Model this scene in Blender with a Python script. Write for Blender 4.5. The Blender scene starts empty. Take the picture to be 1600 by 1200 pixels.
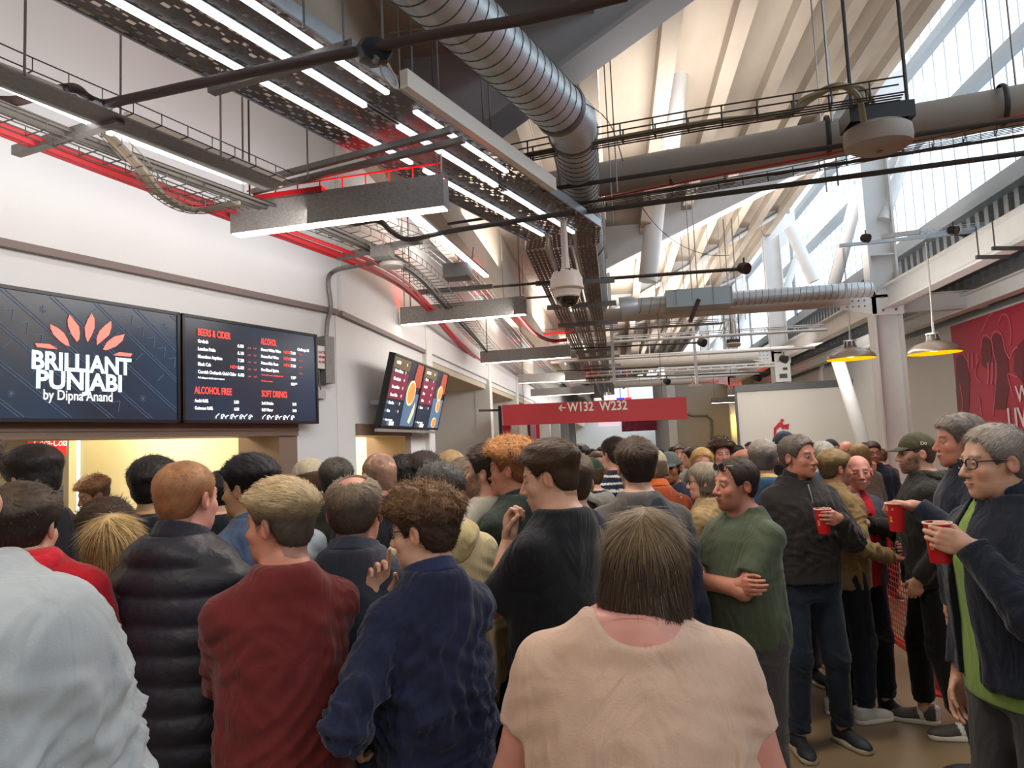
import bpy, math, random
import numpy as np
from mathutils import Vector, Matrix
# ---------------------------------------------------------------- camera, world, exposure
SC = bpy.context.scene
COL = SC.collection
F_PX, YAW, PITCH, ROLL, EYE = 1120.0, math.radians(8.1), math.radians(4.8), .044, 1.78
_F = np.array([-math.sin(YAW)*math.cos(PITCH), math.cos(YAW)*math.cos(PITCH), math.sin(PITCH)])
_R0 = np.array([math.cos(YAW), math.sin(YAW), 0.]); _U0 = np.cross(_R0, _F)
_R = math.cos(ROLL)*_R0-math.sin(ROLL)*_U0; _U = math.sin(ROLL)*_R0+math.cos(ROLL)*_U0
CAM = np.array([0, 0, EYE])
cd = bpy.data.cameras.new('camera'); cd.sensor_width = 36; cd.lens = 36*F_PX/1600; cd.clip_start = .05; cd.clip_end = 300
cam = bpy.data.objects.new('camera', cd); COL.objects.link(cam)
cam.matrix_world = Matrix(((_R[0], _U[0], -_F[0], 0), (_R[1], _U[1], -_F[1], 0), (_R[2], _U[2], -_F[2], EYE), (0, 0, 0, 1)))
SC.camera = cam
SC.view_settings.view_transform = 'Standard'; SC.view_settings.look = 'None'
SC.view_settings.gamma = 1; SC.view_settings.use_curve_mapping = False
SC.view_settings.exposure = 0.22
SC.cycles.diffuse_bounces = 7; SC.cycles.max_bounces = 12; SC.cycles.sample_clamp_indirect = 4
w = bpy.data.worlds.new('world'); SC.world = w; w.use_nodes = True
nt = w.node_tree; bg = nt.nodes['Background']
tcw = nt.nodes.new('ShaderNodeTexCoord'); sx = nt.nodes.new('ShaderNodeSeparateXYZ'); rp = nt.nodes.new('ShaderNodeValToRGB')
nt.links.new(tcw.outputs['Generated'], sx.inputs[0]); nt.links.new(sx.outputs['Z'], rp.inputs[0])
rp.color_ramp.elements[0].position = .0; rp.color_ramp.elements[0].color = (.55, .56, .58, 1)
rp.color_ramp.elements[1].position = .25; rp.color_ramp.elements[1].color = (.86, .94, 1.0, 1)
nt.links.new(rp.outputs[0], bg.inputs['Color']); bg.inputs['Strength'].default_value = 2.0

def at(px, py, X=None, Y=None, Z=None, D=None, pl=None):
    d = _F+_R*(px-800)/F_PX-_U*(py-600)/F_PX
    if X is not None: t = X/d[0]
    elif Y is not None: t = Y/d[1]
    elif Z is not None: t = (Z-EYE)/d[2]
    elif D is not None: t = D
    else: t = (pl[1]-CAM@pl[0])/(d@pl[0])
    return CAM+d*t
def lamp(name, loc, rot, size, size_y, power, color):
    l = bpy.data.lights.new(name, 'AREA'); l.shape = 'RECTANGLE'; l.size = size; l.size_y = size_y; l.energy = power; l.color = color
    o = bpy.data.objects.new(name, l); COL.objects.link(o); o.location = loc; o.rotation_euler = rot
    return o
# ---------------------------------------------------------------- materials
def lin(h):
    if isinstance(h, str):
        c = [int(h[i:i+2], 16)/255 for i in (0, 2, 4)]
        return tuple(x/12.92 if x <= .04045 else ((x+.055)/1.055)**2.4 for x in c)
    return tuple(h)
_mats = {}
def mat(name, col='888888', rough=.6, metal=0., bump=0., bscale=40, var=0., vscale=3, emit=0., spec=.5, trans=0., attr=False, stretch=(1, 1, 1), sheen=0., coat=0., sss=0., bdist=.01, fold=0.):
    if name in _mats: return _mats[name]
    m = bpy.data.materials.new(name); m.use_nodes = True; t = m.node_tree; b = t.nodes['Principled BSDF']
    c = (*lin(col), 1)
    b.inputs['Base Color'].default_value = c; b.inputs['Roughness'].default_value = rough; b.inputs['Metallic'].default_value = metal
    b.inputs['Specular IOR Level'].default_value = spec; b.inputs['Sheen Weight'].default_value = sheen; b.inputs['Coat Weight'].default_value = coat
    if sss: b.inputs['Subsurface Weight'].default_value = sss; b.inputs['Subsurface Radius'].default_value = (.02, .008, .004); b.inputs['Subsurface Scale'].default_value = .6
    src = None
    if attr:
        a = t.nodes.new('ShaderNodeAttribute'); a.attribute_name = 'Col'; src = a.outputs['Color']
        t.links.new(src, b.inputs['Base Color'])
    if var or bump:
        tc = t.nodes.new('ShaderNodeTexCoord'); mp = t.nodes.new('ShaderNodeMapping'); mp.inputs['Scale'].default_value = stretch
        t.links.new(tc.outputs['Object'], mp.inputs[0])
    if var:
        n = t.nodes.new('ShaderNodeTexNoise'); n.inputs['Scale'].default_value = vscale; n.inputs['Detail'].default_value = 6
        t.links.new(mp.outputs[0], n.inputs['Vector'])
        mr = t.nodes.new('ShaderNodeMapRange'); mr.inputs[1].default_value = .25; mr.inputs[2].default_value = .75; mr.inputs[3].default_value = 1-var; mr.inputs[4].default_value = 1+var
        t.links.new(n.outputs['Fac'], mr.inputs[0])
        mx = t.nodes.new('ShaderNodeVectorMath'); mx.operation = 'SCALE'; t.links.new(mr.outputs[0], mx.inputs['Scale'])
        if src is not None: t.links.new(src, mx.inputs[0])
        else: mx.inputs[0].default_value = c[:3]
        t.links.new(mx.outputs[0], b.inputs['Base Color'])
    if bump:
        n2 = t.nodes.new('ShaderNodeTexNoise'); n2.inputs['Scale'].default_value = bscale; n2.inputs['Detail'].default_value = 4
        t.links.new(mp.outputs[0], n2.inputs['Vector'])
        bp = t.nodes.new('ShaderNodeBump'); bp.inputs['Strength'].default_value = bump; bp.inputs['Distance'].default_value = bdist
        t.links.new(n2.outputs['Fac'], bp.inputs['Height']); t.links.new(bp.outputs[0], b.inputs['Normal'])
    if fold:
        n3 = t.nodes.new('ShaderNodeTexNoise'); n3.inputs['Scale'].default_value = 7; n3.inputs['Detail'].default_value = 3; n3.inputs['Distortion'].default_value = 1.2
        m3 = t.nodes.new('ShaderNodeMapping'); m3.inputs['Scale'].default_value = (1, 1, .4); t.links.new(tc.outputs['Object'], m3.inputs[0]); t.links.new(m3.outputs[0], n3.inputs['Vector'])
        b3 = t.nodes.new('ShaderNodeBump'); b3.inputs['Strength'].default_value = fold; b3.inputs['Distance'].default_value = .05
        t.links.new(n3.outputs['Fac'], b3.inputs['Height']); t.links.new(bp.outputs[0], b3.inputs['Normal']); t.links.new(b3.outputs[0], b.inputs['Normal'])
    if emit:
        b.inputs['Emission Color'].default_value = c; b.inputs['Emission Strength'].default_value = emit
    if trans: b.inputs['Transmission Weight'].default_value = trans
    _mats[name] = m
    return m
# ---------------------------------------------------------------- mesh building
def unit(v):
    v = np.asarray(v, float); n = np.linalg.norm(v); return v/n if n > 1e-12 else v
def frame(d, up=(0, 0, 1)):
    d = unit(d); up = np.asarray(up, float)
    if abs(d@unit(up)) > .98: up = np.array([0, 1., 0]) if abs(d[1]) < .9 else np.array([1., 0, 0])
    s = unit(np.cross(d, up)); u = np.cross(s, d); return s, u
class MB:
    def __init__(s): s.v = []; s.f = []; s.n = 0; s.m = []; s.sm = False
    def add(s, vs, fs, mi=0):
        vs = np.asarray(vs, float).reshape(-1, 3); s.v.append(vs)
        for f in fs: s.f.append(tuple(int(i)+s.n for i in f)); s.m.append(mi)
        s.n += len(vs); return s
    def box(s, c, size, R=None, mi=0):
        h = np.array(size)/2; q = np.array([[x, y, z] for x in (-1, 1) for y in (-1, 1) for z in (-1, 1)], float)*h
        if R is not None: q = q@np.array(R).T
        return s.add(q+np.array(c), [(0, 1, 3, 2), (4, 6, 7, 5), (0, 4, 5, 1), (2, 3, 7, 6), (0, 2, 6, 4), (1, 5, 7, 3)], mi)
    def bb(s, a, b, mi=0):
        a = np.array(a, float); b = np.array(b, float); return s.box((a+b)/2, abs(b-a), None, mi)
    def beam(s, a, b, w_, h_, up=(0, 0, 1), mi=0):     # box from a to b; w_ sideways, h_ along up
        a = np.array(a, float); b = np.array(b, float); d = b-a; L = np.linalg.norm(d); sd, u = frame(d, up)
        return s.box((a+b)/2, (w_, L, h_), np.stack([sd, d/L, u], 1), mi)
    def ibeam(s, a, b, w_, h_, t=.02, up=(0, 0, 1)):
        a = np.array(a, float); b = np.array(b, float); sd, u = frame(b-a, up)
        s.beam(a+u*(h_/2-t/2), b+u*(h_/2-t/2), w_, t, up); s.beam(a-u*(h_/2-t/2), b-u*(h_/2-t/2), w_, t, up)
        return s.beam(a, b, t*.7, h_-2*t, up)
    def tube(s, pts, r, n=8, cap=True, mi=0):
        pts = [np.array(p, float) for p in pts]; rs = r if hasattr(r, '__len__') else [r]*len(pts); s.sm = True
        rings = []; sd = None
        for i, p in enumerate(pts):
            d = unit((pts[min(i+1, len(pts)-1)]-pts[max(i-1, 0)]))
            if sd is None: sd, u = frame(d)
            else: sd = unit(sd-d*(sd@d)); u = np.cross(sd, d)
            a = np.arange(n)*2*math.pi/n
            rings.append(p+rs[i]*(np.cos(a)[:, None]*sd+np.sin(a)[:, None]*u))
        fs = []
        for i in range(len(pts)-1):
            for k in range(n): fs.append((i*n+k, i*n+(k+1) % n, (i+1)*n+(k+1) % n, (i+1)*n+k))
        if cap: fs += [tuple(range(n))[::-1], tuple((len(pts)-1)*n+k for k in range(n))]
        return s.add(np.concatenate(rings), fs, mi)
    def lathe(s, prof, c=(0, 0, 0), n=24, axis=(0, 0, 1), mi=0, sx=1., sy=1.):   # prof: (r, h)
        ax = unit(axis); sd, u = frame(ax); s.sm = True; a = np.arange(n)*2*math.pi/n
        vs = np.concatenate([np.array(c)+ax*h+r*(sx*np.cos(a)[:, None]*sd+sy*np.sin(a)[:, None]*u) for r, h in prof])
        fs = [(i*n+k, i*n+(k+1) % n, (i+1)*n+(k+1) % n, (i+1)*n+k) for i in range(len(prof)-1) for k in range(n)]
        return s.add(vs, fs, mi)
    def poly(s, pts, th, nrm, mi=0):                   # flat outline given thickness along nrm
        p = np.array(pts, float); nrm = unit(nrm)*th; k = len(p)
        return s.add(np.concatenate([p, p+nrm]), [tuple(range(k)), tuple(range(2*k-1, k-1, -1))]+[(i, i+k, (i+1) % k+k, (i+1) % k) for i in range(k)], mi)
    def build(s, name, m, parent=None, smooth=None, **kw):
        V = np.concatenate(s.v) if s.v else np.zeros((0, 3))
        return mesh_obj(name, V, s.f, m, parent, s.sm if smooth is None else smooth, mi=s.m if isinstance(m, (list, tuple)) else None, **kw)
def tagit(o, label=None, cat=None, group=None, kind=None):
    if label: o['label'] = label
    if cat: o['category'] = cat
    if group: o['group'] = group
    if kind: o['kind'] = kind
    return o
def wloc(o):
    v = np.zeros(3)
    while o is not None: v += np.array(o.location); o = o.parent
    return v
def mesh_obj(name, V, faces, m, parent=None, smooth=False, label=None, cat=None, group=None, kind=None, mi=None, col=None, auto=None):
    V = np.asarray(V, float)
    off = wloc(parent) if parent is not None else np.array([(V[:, 0].min()+V[:, 0].max())/2, (V[:, 1].min()+V[:, 1].max())/2, V[:, 2].min()])
    me = bpy.data.meshes.new(name); V = V-off
    if isinstance(faces, np.ndarray):
        k = faces.shape[1]; me.vertices.add(len(V)); me.vertices.foreach_set('co', V.astype(np.float32).ravel())
        me.loops.add(faces.size); me.loops.foreach_set('vertex_index', faces.astype(np.int32).ravel())
        me.polygons.add(len(faces)); me.polygons.foreach_set('loop_start', np.arange(0, faces.size, k, dtype=np.int32))
        me.update(calc_edges=True)
    else: me.from_pydata([tuple(v) for v in V], [], faces)
    for x in (m if isinstance(m, (list, tuple)) else [m]): me.materials.append(x)
    if mi is not None and len(mi): me.polygons.foreach_set('material_index', np.array(mi, dtype=np.int32))
    if smooth:
        me.polygons.foreach_set('use_smooth', np.ones(len(me.polygons), bool))
        if auto is None and not isinstance(faces, np.ndarray): auto = 40
        if auto:
            try: me.set_sharp_from_angle(angle=math.radians(auto))
            except Exception: pass
    if col is not None:
        ca = me.color_attributes.new('Col', 'FLOAT_COLOR', 'POINT'); c4 = np.ones((len(V), 4), np.float32); c4[:, :3] = col; ca.data.foreach_set('color', c4.ravel())
    me.update()
    o = bpy.data.objects.new(name, me); COL.objects.link(o)
    if parent is not None: o.parent = parent
    else: o.location = off
    return tagit(o, label, cat, group, kind)
def empty(name, loc, label, cat, group=None, kind=None):
    o = bpy.data.objects.new(name, None); COL.objects.link(o); o.location = tuple(loc); o.empty_display_size = .1
    return tagit(o, label, cat, group, kind)
_ON = ['', 'first', 'second', 'third', 'fourth', 'fifth', 'sixth', 'seventh', 'eighth', 'ninth', 'tenth', 'eleventh', 'twelfth', 'thirteenth', 'fourteenth', 'fifteenth', 'sixteenth', 'seventeenth', 'eighteenth', 'nineteenth']
def ordn(n):
    if n < 20: return _ON[n]
    t_ = ['', '', 'twent', 'thirt', 'fort', 'fift'][n//10]
    return t_+'ieth' if n % 10 == 0 else t_+'y-'+_ON[n % 10]
def kids(o): return [c for c in COL.objects if c.parent == o]
def copy_tree(o, parent=None, loc=None, rz=None):
    c = o.copy(); COL.objects.link(c)
    if parent is not None: c.parent = parent
    if loc is not None: c.location = tuple(loc)
    if rz is not None: c.rotation_euler = (0, 0, rz)
    for ch in kids(o):
        copy_tree(ch, c)
    return c
def text_verts(txt, size, bold=0., align='LEFT', ext=.001):
    cu = bpy.data.curves.new('t', 'FONT'); cu.body = txt; cu.size = size; cu.extrude = ext; cu.offset = bold*size; cu.align_x = align; cu.resolution_u = 3
    o = bpy.data.objects.new('t', cu); COL.objects.link(o)
    me = bpy.data.meshes.new_from_object(o)
    V = np.zeros(len(me.vertices)*3); me.vertices.foreach_get('co', V); V = V.reshape(-1, 3); fs = [tuple(p.vertices) for p in me.polygons]
    bpy.data.objects.remove(o); bpy.data.curves.remove(cu); bpy.data.meshes.remove(me)
    return V, fs
def add_text(mb, txt, size, org, right, up, bold=0., align='LEFT', sx=1., mi=0, shear=0., width=None):
    V, fs = text_verts(txt, size, bold, align); right = unit(right); up = unit(up); n = np.cross(right, up)
    if not len(V): return
    if width:
        sx = width/(V[:, 0].max()-V[:, 0].min())
    mb.add(np.array(org)+np.outer(V[:, 0]*sx+V[:, 1]*shear, right)+np.outer(V[:, 1], up)+np.outer(V[:, 2], n), fs, mi)
def bezier(pts, n=8):      # smooth polyline through points (Catmull-Rom)
    P_ = [np.array(p, float) for p in pts]; P_ = [2*P_[0]-P_[1]]+P_+[2*P_[-1]-P_[-2]]; out = []
    for i in range(1, len(P_)-2):
        for k in range(n):
            t = k/n; a, b, c, d = P_[i-1:i+3]
            out.append(.5*((2*b)+(-a+c)*t+(2*a-5*b+4*c-d)*t*t+(-a+3*b-3*c+d)*t**3))
    return out+[P_[-2]]
def perf_plate(mb, org, right, fwd, W, L, cw, ch, pattern, th=.0):   # plate of cells, pattern(i,j) true = hole
    nx = max(1, int(W/cw)); ny = max(1, int(L/ch)); r = unit(right)*W/nx; f = unit(fwd)*L/ny; o = np.array(org, float)
    I, J = np.meshgrid(np.arange(nx+1), np.arange(ny+1), indexing='ij')
    V = o+I.ravel()[:, None]*r+J.ravel()[:, None]*f; s = ny+1
    fs = [(i*s+j, (i+1)*s+j, (i+1)*s+j+1, i*s+j+1) for i in range(nx) for j in range(ny) if not pattern(i, j, nx, ny)]
    mb.add(V, fs)
# ---------------------------------------------------------------- lights of the place
M_wall = mat('wall_paint', 'd9d9da', .65, bump=.05, bscale=30, var=.03, vscale=1.2)
M_white = mat('white_steel', 'd2d2d2', .45, var=.04, vscale=4)
M_floor = mat('polished_concrete', '857055', .32, bump=.03, bscale=60, var=.3, vscale=1.6)
M_precast = mat('precast_concrete', 'a99c8d', .8, bump=.25, bscale=25, var=.13, vscale=2.2, stretch=(1, .35, 1))
M_core = mat('core_concrete', 'b0aaa2', .8, bump=.1, bscale=20, var=.1, vscale=1.5)
M_rakd = mat('raker_grey_paint', '7d7a7a', .6, var=.05)
M_galv = mat('galvanised_steel', 'a9adb0', .38, metal=.75, var=.12, vscale=25, spec=.5)
M_galvd = mat('dull_galvanised', '7d7a78', .5, metal=.5, var=.15, vscale=40)
M_tray = mat('tray_steel', '5a4f4b', .45, metal=.5, var=.2, vscale=9)
M_black = mat('black_plastic', '141414', .4)
M_dark = mat('dark_conduit', '4a4643', .45, metal=.35)
M_red = mat('red_paint', 'b01020', .45, var=.05)
M_redcab = mat('red_cable', 'c01828', .45)
M_cream = mat('cream_wall', 'f4ecca', .7, var=.02)
M_bronze = mat('bronze_lintel', '8a7566', .45, metal=.3)
M_led = mat('led_diffuser', 'fff2e2', .5, emit=7)
M_led2 = mat('led_batten', 'f4f8ff', .5, emit=3.2)
M_redglow = mat('red_uplight', 'ff0818', .5, emit=16)
dA = np.array([.337, .9415, 0]); nA = np.array([.9415, -.337, 0]); A0 = np.array([-2.8, 6.09, 0])
UP = np.array([0, 0, 1.])
def wa(s, z, off=0.): return A0+dA*s+nA*off+UP*z
XB = -2.63
# floor and ceilings
MB().bb((-9, -9, -.2), (9, 80, 0)).build('floor', M_floor, kind='structure', label='brown polished concrete concourse floor')
MB().poly([(-6.5, -9, 4.85), (-1.55, -9, 4.85), (-1.55, 80, 4.85), (-6.5, 80, 4.85)], .3, (0, 0, 1)).bb((-1.7, -9, 3.95), (-1.5, 80, 4.85)).build('ceiling', M_precast, kind='structure', label='flat slab ceiling along the concession wall')
RK = [-3.0, 4.9, 12.8, 20.7, 28.6, 36.5, 44.4, 52.3]
terr = empty('terrace_ceiling', (0, 0, 4.5), None, None, kind='structure'); terr['kind'] = 'structure'
def zt(x): return 5.48+.5*x
_first = None
for b in range(len(RK)-1):
    y0, y1 = RK[b]+.012, RK[b+1]-.012
    for i in range(-3, 6):
        x0 = i*.76+.02; z0 = zt(x0)+.12
        if _first is None:
            m_ = MB(); m_.bb((x0, y0, z0), (x0+.75, y1, z0+.14)); m_.bb((x0+.58, y0, z0-.20), (x0+.75, y1, z0)); m_.bb((x0+.62, y0, z0+.14), (x0+.75, y1, z0+.42))
            _first = m_.build('precast_unit', M_precast, terr); fo = (x0, y0, z0)
        else:
            c = _first.copy(); COL.objects.link(c); c.location = (x0-fo[0], y0-fo[1], z0-fo[2])
# raker beams
def raker(y, p0, p1, x0, x1, wd, hh, m, label):
    A, B = at(*p0, Y=y), at(*p1, Y=y); d = (B-A)/(B[0]-A[0]); a = A+d*(x0-A[0])+UP*hh*.55; b = A+d*(x1-A[0])+UP*hh*.55
    return MB().ibeam(a, b, wd, hh, .04).beam(a, b, wd*.12, hh-.02).build('raker_beam', m, label=label, cat='beam')
raker(5.3, (800, 175), (1050, -5), -1.6, 4.6, .42, 1.1, mat('raker_near_paint', '98979a', .55, var=.04), 'nearest big sloping grey raker beam, above the perforated trays and spiral duct')
raker(12.8, (952, 422), (1370, 214), -.2, 4.5, .38, .85, M_white, 'second white sloping raker beam, meeting the bolted column')
raker(19.0, (1035, 442), (1200, 345), -.2, 4.6, .38, .85, M_white, 'third white sloping raker beam, beyond the bolted column')
raker(26, (1035, 490), (1200, 415), -.2, 4.6, .38, .85, M_white, 'fourth raker beam along the concourse')
# left wall A with its serving opening
def wpanel(s0, s1, z0, z1, t=.18, m=None):
    m = m or MB(); a = wa(s0, z0); b = wa(s1, z0)
    q = [wa(s0, z0), wa(s1, z0), wa(s1, z1), wa(s0, z1)]
    return m.poly(q, t, -nA)
W = MB(); wpanel(-14, .5, 2.0, 4.85, .18, W); wpanel(-.05, .5, 0, 2.0, .18, W); wpanel(-14, -.05, 0, 1.02, .18, W)
W.poly([wa(-14, 3.14, .05), wa(.47, 3.14, .05), wa(.47, 4.85, .05), wa(-14, 4.85, .05)], .05, -nA)
W.build('wall_left', M_wall, kind='structure', label='white concession wall above the serving counter')
MB().poly([wa(-14, 3.10, .055), wa(.485, 3.10, .055), wa(.485, 3.15, .055), wa(-14, 3.15, .055)], .05, -nA).build('trim_1', mat('painted_shadow_line', '7d6f6c', .6), kind='structure', label='thin dark painted shadow line along the left wall')  # dark strip stands in for the shadow line under the projecting upper wall
j = MB(); j.poly([wa(-.26, 0, .012), wa(-.05, 0, .012), wa(-.05, 2.03, .012), wa(-.26, 2.03, .012)], .5, -nA); j.poly([wa(-14, 1.94, .03), wa(-.05, 1.94, .03), wa(-.05, 2.06, .03), wa(-14, 2.06, .03)], .4, -nA)
j.poly([wa(-14, 1.985, .04), wa(-.05, 1.985, .04), wa(-.05, 2.0, .04), wa(-14, 2.0, .04)], .02, -nA)
j.build('trim_2', M_bronze, kind='structure', label='bronze shutter box and jamb of the counter')
MB().poly([wa(-14, 1.0, .12), wa(-.26, 1.0, .12), wa(-.26, 1.05, .12), wa(-14, 1.05, .12)], .6, -nA).build('serving_counter', M_galv, label='steel serving counter in the concession opening under the logo screen', cat='counter')
k = MB(); k.poly([wa(-14, 0, -3), wa(-.2, 0, -3), wa(-.2, 2.9, -3), wa(-14, 2.9, -3)], .1, -nA)
k.poly([wa(-.1, 0, -.18), wa(-.1, 0, -3.1), wa(-.1, 2.9, -3.1), wa(-.1, 2.9, -.18)], .1, dA); k.poly([wa(-14, 2.7, -.18), wa(-.1, 2.7, -.18), wa(-.1, 2.7, -3), wa(-14, 2.7, -3)], .1, UP)
for s_ in (-3.1, -1.9, -.9): k.beam(wa(s_, 0, -2.98), wa(s_, 2.7, -2.98), .05, .02, nA)
k.build('wall_kitchen', M_cream, kind='structure', label='cream kitchen wall behind the counter')
lamp('kitchen_light', wa(-2.2, 2.62, -1.6), (0, 0, math.radians(-19.7)), 1.2, 5, 130, (1, .88, .66))
# kitchen things
fr = empty('drinks_fridge', wa(-1.0, 0, -2.6), 'tall grey drinks fridge with red header panel behind the counter', 'fridge')
m_ = MB(); m_.poly([wa(-1.75, 0, -2.2), wa(-.75, 0, -2.2), wa(-.75, 2.12, -2.2), wa(-1.75, 2.12, -2.2)], .6, -nA); m_.build('cabinet', mat('fridge_grey', '6a645c', .4), fr)
m_ = MB(); m_.poly([wa(-1.12, 1.85, -2.19), wa(-.78, 1.85, -2.19), wa(-.78, 2.10, -2.19), wa(-1.12, 2.10, -2.19)], .02, -nA); pan = m_.build('header_panel', mat('red_header', 'd81a1a', .4, emit=.5), fr)
m_ = MB(); add_text(m_, 'Coca-Cola', .1, wa(-1.08, 1.95, -2.185), dA, UP, .01, shear=.2, width=.3); m_.build('lettering', mat('white_print', 'f4f4f4', .5, emit=.4), fr)
ex = MB(); ex.poly([wa(-1.6, 2.2, -1.9), wa(-.9, 2.2, -1.9), wa(-.9, 2.32, -1.9), wa(-1.6, 2.32, -1.9)], .5, -nA); ex.poly([wa(-1.7, 2.14, -1.85), wa(-.8, 2.14, -1.85), wa(-.8, 2.19, -1.85), wa(-1.7, 2.19, -1.85)], .6, -nA)
ex.build('extract_hood', mat('hood_cream', 'd8c89c', .5), label='cream metal extract hood above the drinks fridge', cat='hood')
ov = empty('till_screen', wa(-2.05, 1.05, -.35), 'small silver till on the serving counter', 'till')
m_ = MB(); m_.beam(wa(-2.2, 1.5, -.5), wa(-1.8, 1.5, -.5), .06, .28); m_.build('screen', M_galv, ov); m_ = MB(); m_.beam(wa(-2.0, 1.05, -.5), wa(-2.0, 1.4, -.5), .08, .08); m_.build('stand', M_galvd, ov)
# wall B, running along Y
w2 = MB()
w2.bb((XB-.2, 6.55, 0), (XB, 7.02, 2.0)); w2.bb((XB-.2, 8.95, 0), (XB, 9.7, 2.0)); w2.bb((XB-.2, 6.55, 2.0), (XB, 9.7, 4.9)); w2.bb((XB-.2, 7.0, 0), (XB, 8.98, 1.05))
w2.bb((XB, 6.6, 3.14), (XB+.05, 60, 4.9))
w2.bb((XB-.2, 10.0, 3.05), (XB, 60, 4.9))
w2.build('wall_left_far', M_wall, kind='structure', label='white concession wall of the straight stretch')
MB().bb((XB-.02, 6.6, 3.10), (XB+.055, 9.7, 3.15)).build('trim_3', mat('painted_shadow_line'), kind='structure', label='thin dark painted shadow line on the farther wall')  # painted shadow line carried on along the straight wall
t = MB().bb((XB-.5, 8.72, 0), (XB+.012, 8.95, 2.03)).bb((XB-.4, 7.02, 1.94), (XB+.03, 8.95, 2.06)); t.build('trim_4', M_bronze, kind='structure', label='bronze jamb and lintel of the second counter')
MB().bb((XB-2.2, 6.7, 0), (XB-2.1, 9.8, 2.9)).bb((XB-2.2, 9.3, 0), (XB-.2, 9.4, 2.9)).bb((XB-2.2, 6.9, 2.6), (XB-.2, 9.4, 2.7)).build('wall_kitchen_far', M_cream, kind='structure')
lamp('kitchen_light_far', (XB-1.1, 8.1, 2.55), (0, 0, 0), 1., 1.6, 70, (1, .88, .66))
p = MB()
for y in (9.7, 14.7, 18.9, 23.4, 28, 33, 39, 46): p.bb((XB-.25, y, 0), (XB+.06, y+.32, 4.9)); p.bb((XB-1.6, y+.02, 0), (XB-.2, y+.3, 3.05))
p.build('wall_left_piers', mat('pier_paint', 'dcdbd8', .6), kind='structure', label='white piers between the bays of the left wall')
r_ = MB(); r_.bb((XB-1.6, 10, 2.95), (XB-.02, 60, 3.05)); r_.build('trim_5', mat('soffit_beige', 'c2b49c', .7), kind='structure', label='beige soffit of the recessed bays')
MB().bb((XB-1.7, 10, 0), (XB-1.55, 60, 3.0)).build('wall_left_recess', mat('recess_paint', 'd5cdc0', .7), kind='structure', label='pale back wall of the recessed bays')
# far end of the concourse
e = MB(); e.bb((-4.5, 60, 0), (9, 60.3, 9)); e.build('wall_end', M_wall, kind='structure', label='far end wall of the concourse')
MB().bb((-9, -9, 0), (9, -8.8, 9)).build('wall_back', M_wall, kind='structure')
MB().bb((-9, -9, 0), (-8.8, 8, 4.9)).build('wall_kitchen_side', M_cream, kind='structure')
# right side: core wall, white partition, mural wall
XR = 6.2
c_ = MB(); c_.bb((2.55, 31, 0), (6.2, 31.3, 5.2)); c_.build('wall_core', M_core, kind='structure', label='bare concrete core wall beyond the red sign')
MB().bb((2.2, 31, 0), (2.56, 42, 5)).build('wall_core_side', M_wall, kind='structure', label='white side of the concrete core')
pw = MB(); pw.bb((3.24, 19.9, 0), (XR, 20.04, 2.91)); pw.build('wall_partition', mat('partition_white', 'cfccc6', .6, var=.02), kind='structure', label='white partition with the red pictogram')
MB().bb((3.2, 19.82, 2.91), (XR, 20.2, 3.09)).bb((3.2, 19.86, 0), (3.25, 20.0, 2.91)).build('trim_6', mat('partition_cap', '55565a', .5), kind='structure', label='dark grey cap of the white partition')
MB().bb((XR, -9, 0), (XR+.15, 60, 3.62)).build('wall_right', mat('right_wall_paint', 'c9c9c6', .6, var=.02), kind='structure', label='pale right-hand wall')
# ribbed cladding above
cl = empty('wall_right_cladding', (XR, 10, 4.2), None, None, kind='structure')
MB().bb((XR+.05, -9, 3.6), (XR+.12, 60, 5.62)).build('backing_sheet', M_galv, cl)
rib0 = None
for i in range(120):
    y = 5.2+i*.3
    if rib0 is None: rib0 = MB().bb((XR-.03, y, 4.2), (XR+.05, y+.13, 5.3)).build('cladding_rib', M_galv, cl)
    else:
        c = rib0.copy(); COL.objects.link(c); c.location = (0, i*.3, 0)
MB().bb((XR-.22, -9, 5.3), (XR+.1, 60, 5.42)).bb((XR-.06, -9, 5.42), (XR+.1, 60, 5.68)).build('trim_7', mat('sill_grey', '8d9093', .5), kind='structure', label='grey sill flashing under the glazing')
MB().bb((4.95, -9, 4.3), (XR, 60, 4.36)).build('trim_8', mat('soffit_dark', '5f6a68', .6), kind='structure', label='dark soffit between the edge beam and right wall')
# glazing: window_1 with its panes and rails
gl = empty('window_1', (XR, 14, 5.7), None, None, kind='structure'); gl['label'] = 'tall translucent glazed wall high on the right'
mg = bpy.data.materials.new('translucent_glazing'); mg.use_nodes = True; t_ = mg.node_tree; t_.nodes.clear()
o_ = t_.nodes.new('ShaderNodeOutputMaterial'); a_ = t_.nodes.new('ShaderNodeBsdfTransparent'); b_ = t_.nodes.new('ShaderNodeBsdfTranslucent'); x_ = t_.nodes.new('ShaderNodeMixShader')
a_.inputs[0].default_value = (.9, .95, 1, 1); b_.inputs[0].default_value = (.9, .95, 1, 1); x_.inputs[0].default_value = .45
t_.links.new(a_.outputs[0], x_.inputs[1]); t_.links.new(b_.outputs[0], x_.inputs[2]); t_.links.new(x_.outputs[0], o_.inputs[0])
p0_ = None
for i in range(112):
    y = -4+i*.46
    if p0_ is None: p0_ = MB().bb((XR+.06, y, 5.6), (XR+.066, y+.448, 13.0)).build('pane', mg, gl)
    else:
        c = p0_.copy(); COL.objects.link(c); c.location = (0, i*.46, 0)
js = None
for i in range(113):
    if js is None: js = MB().bb((XR+.045, -4.012, 5.6), (XR+.06, -3.992, 13.0)).build('joint_strip', mat('joint_grey', 'a8b0b6', .5), gl)
    else: c = js.copy(); COL.objects.link(c); c.location = (0, i*.46, 0)
M_rail = mat('glazing_rail', '83878b', .5); r0 = None
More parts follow.
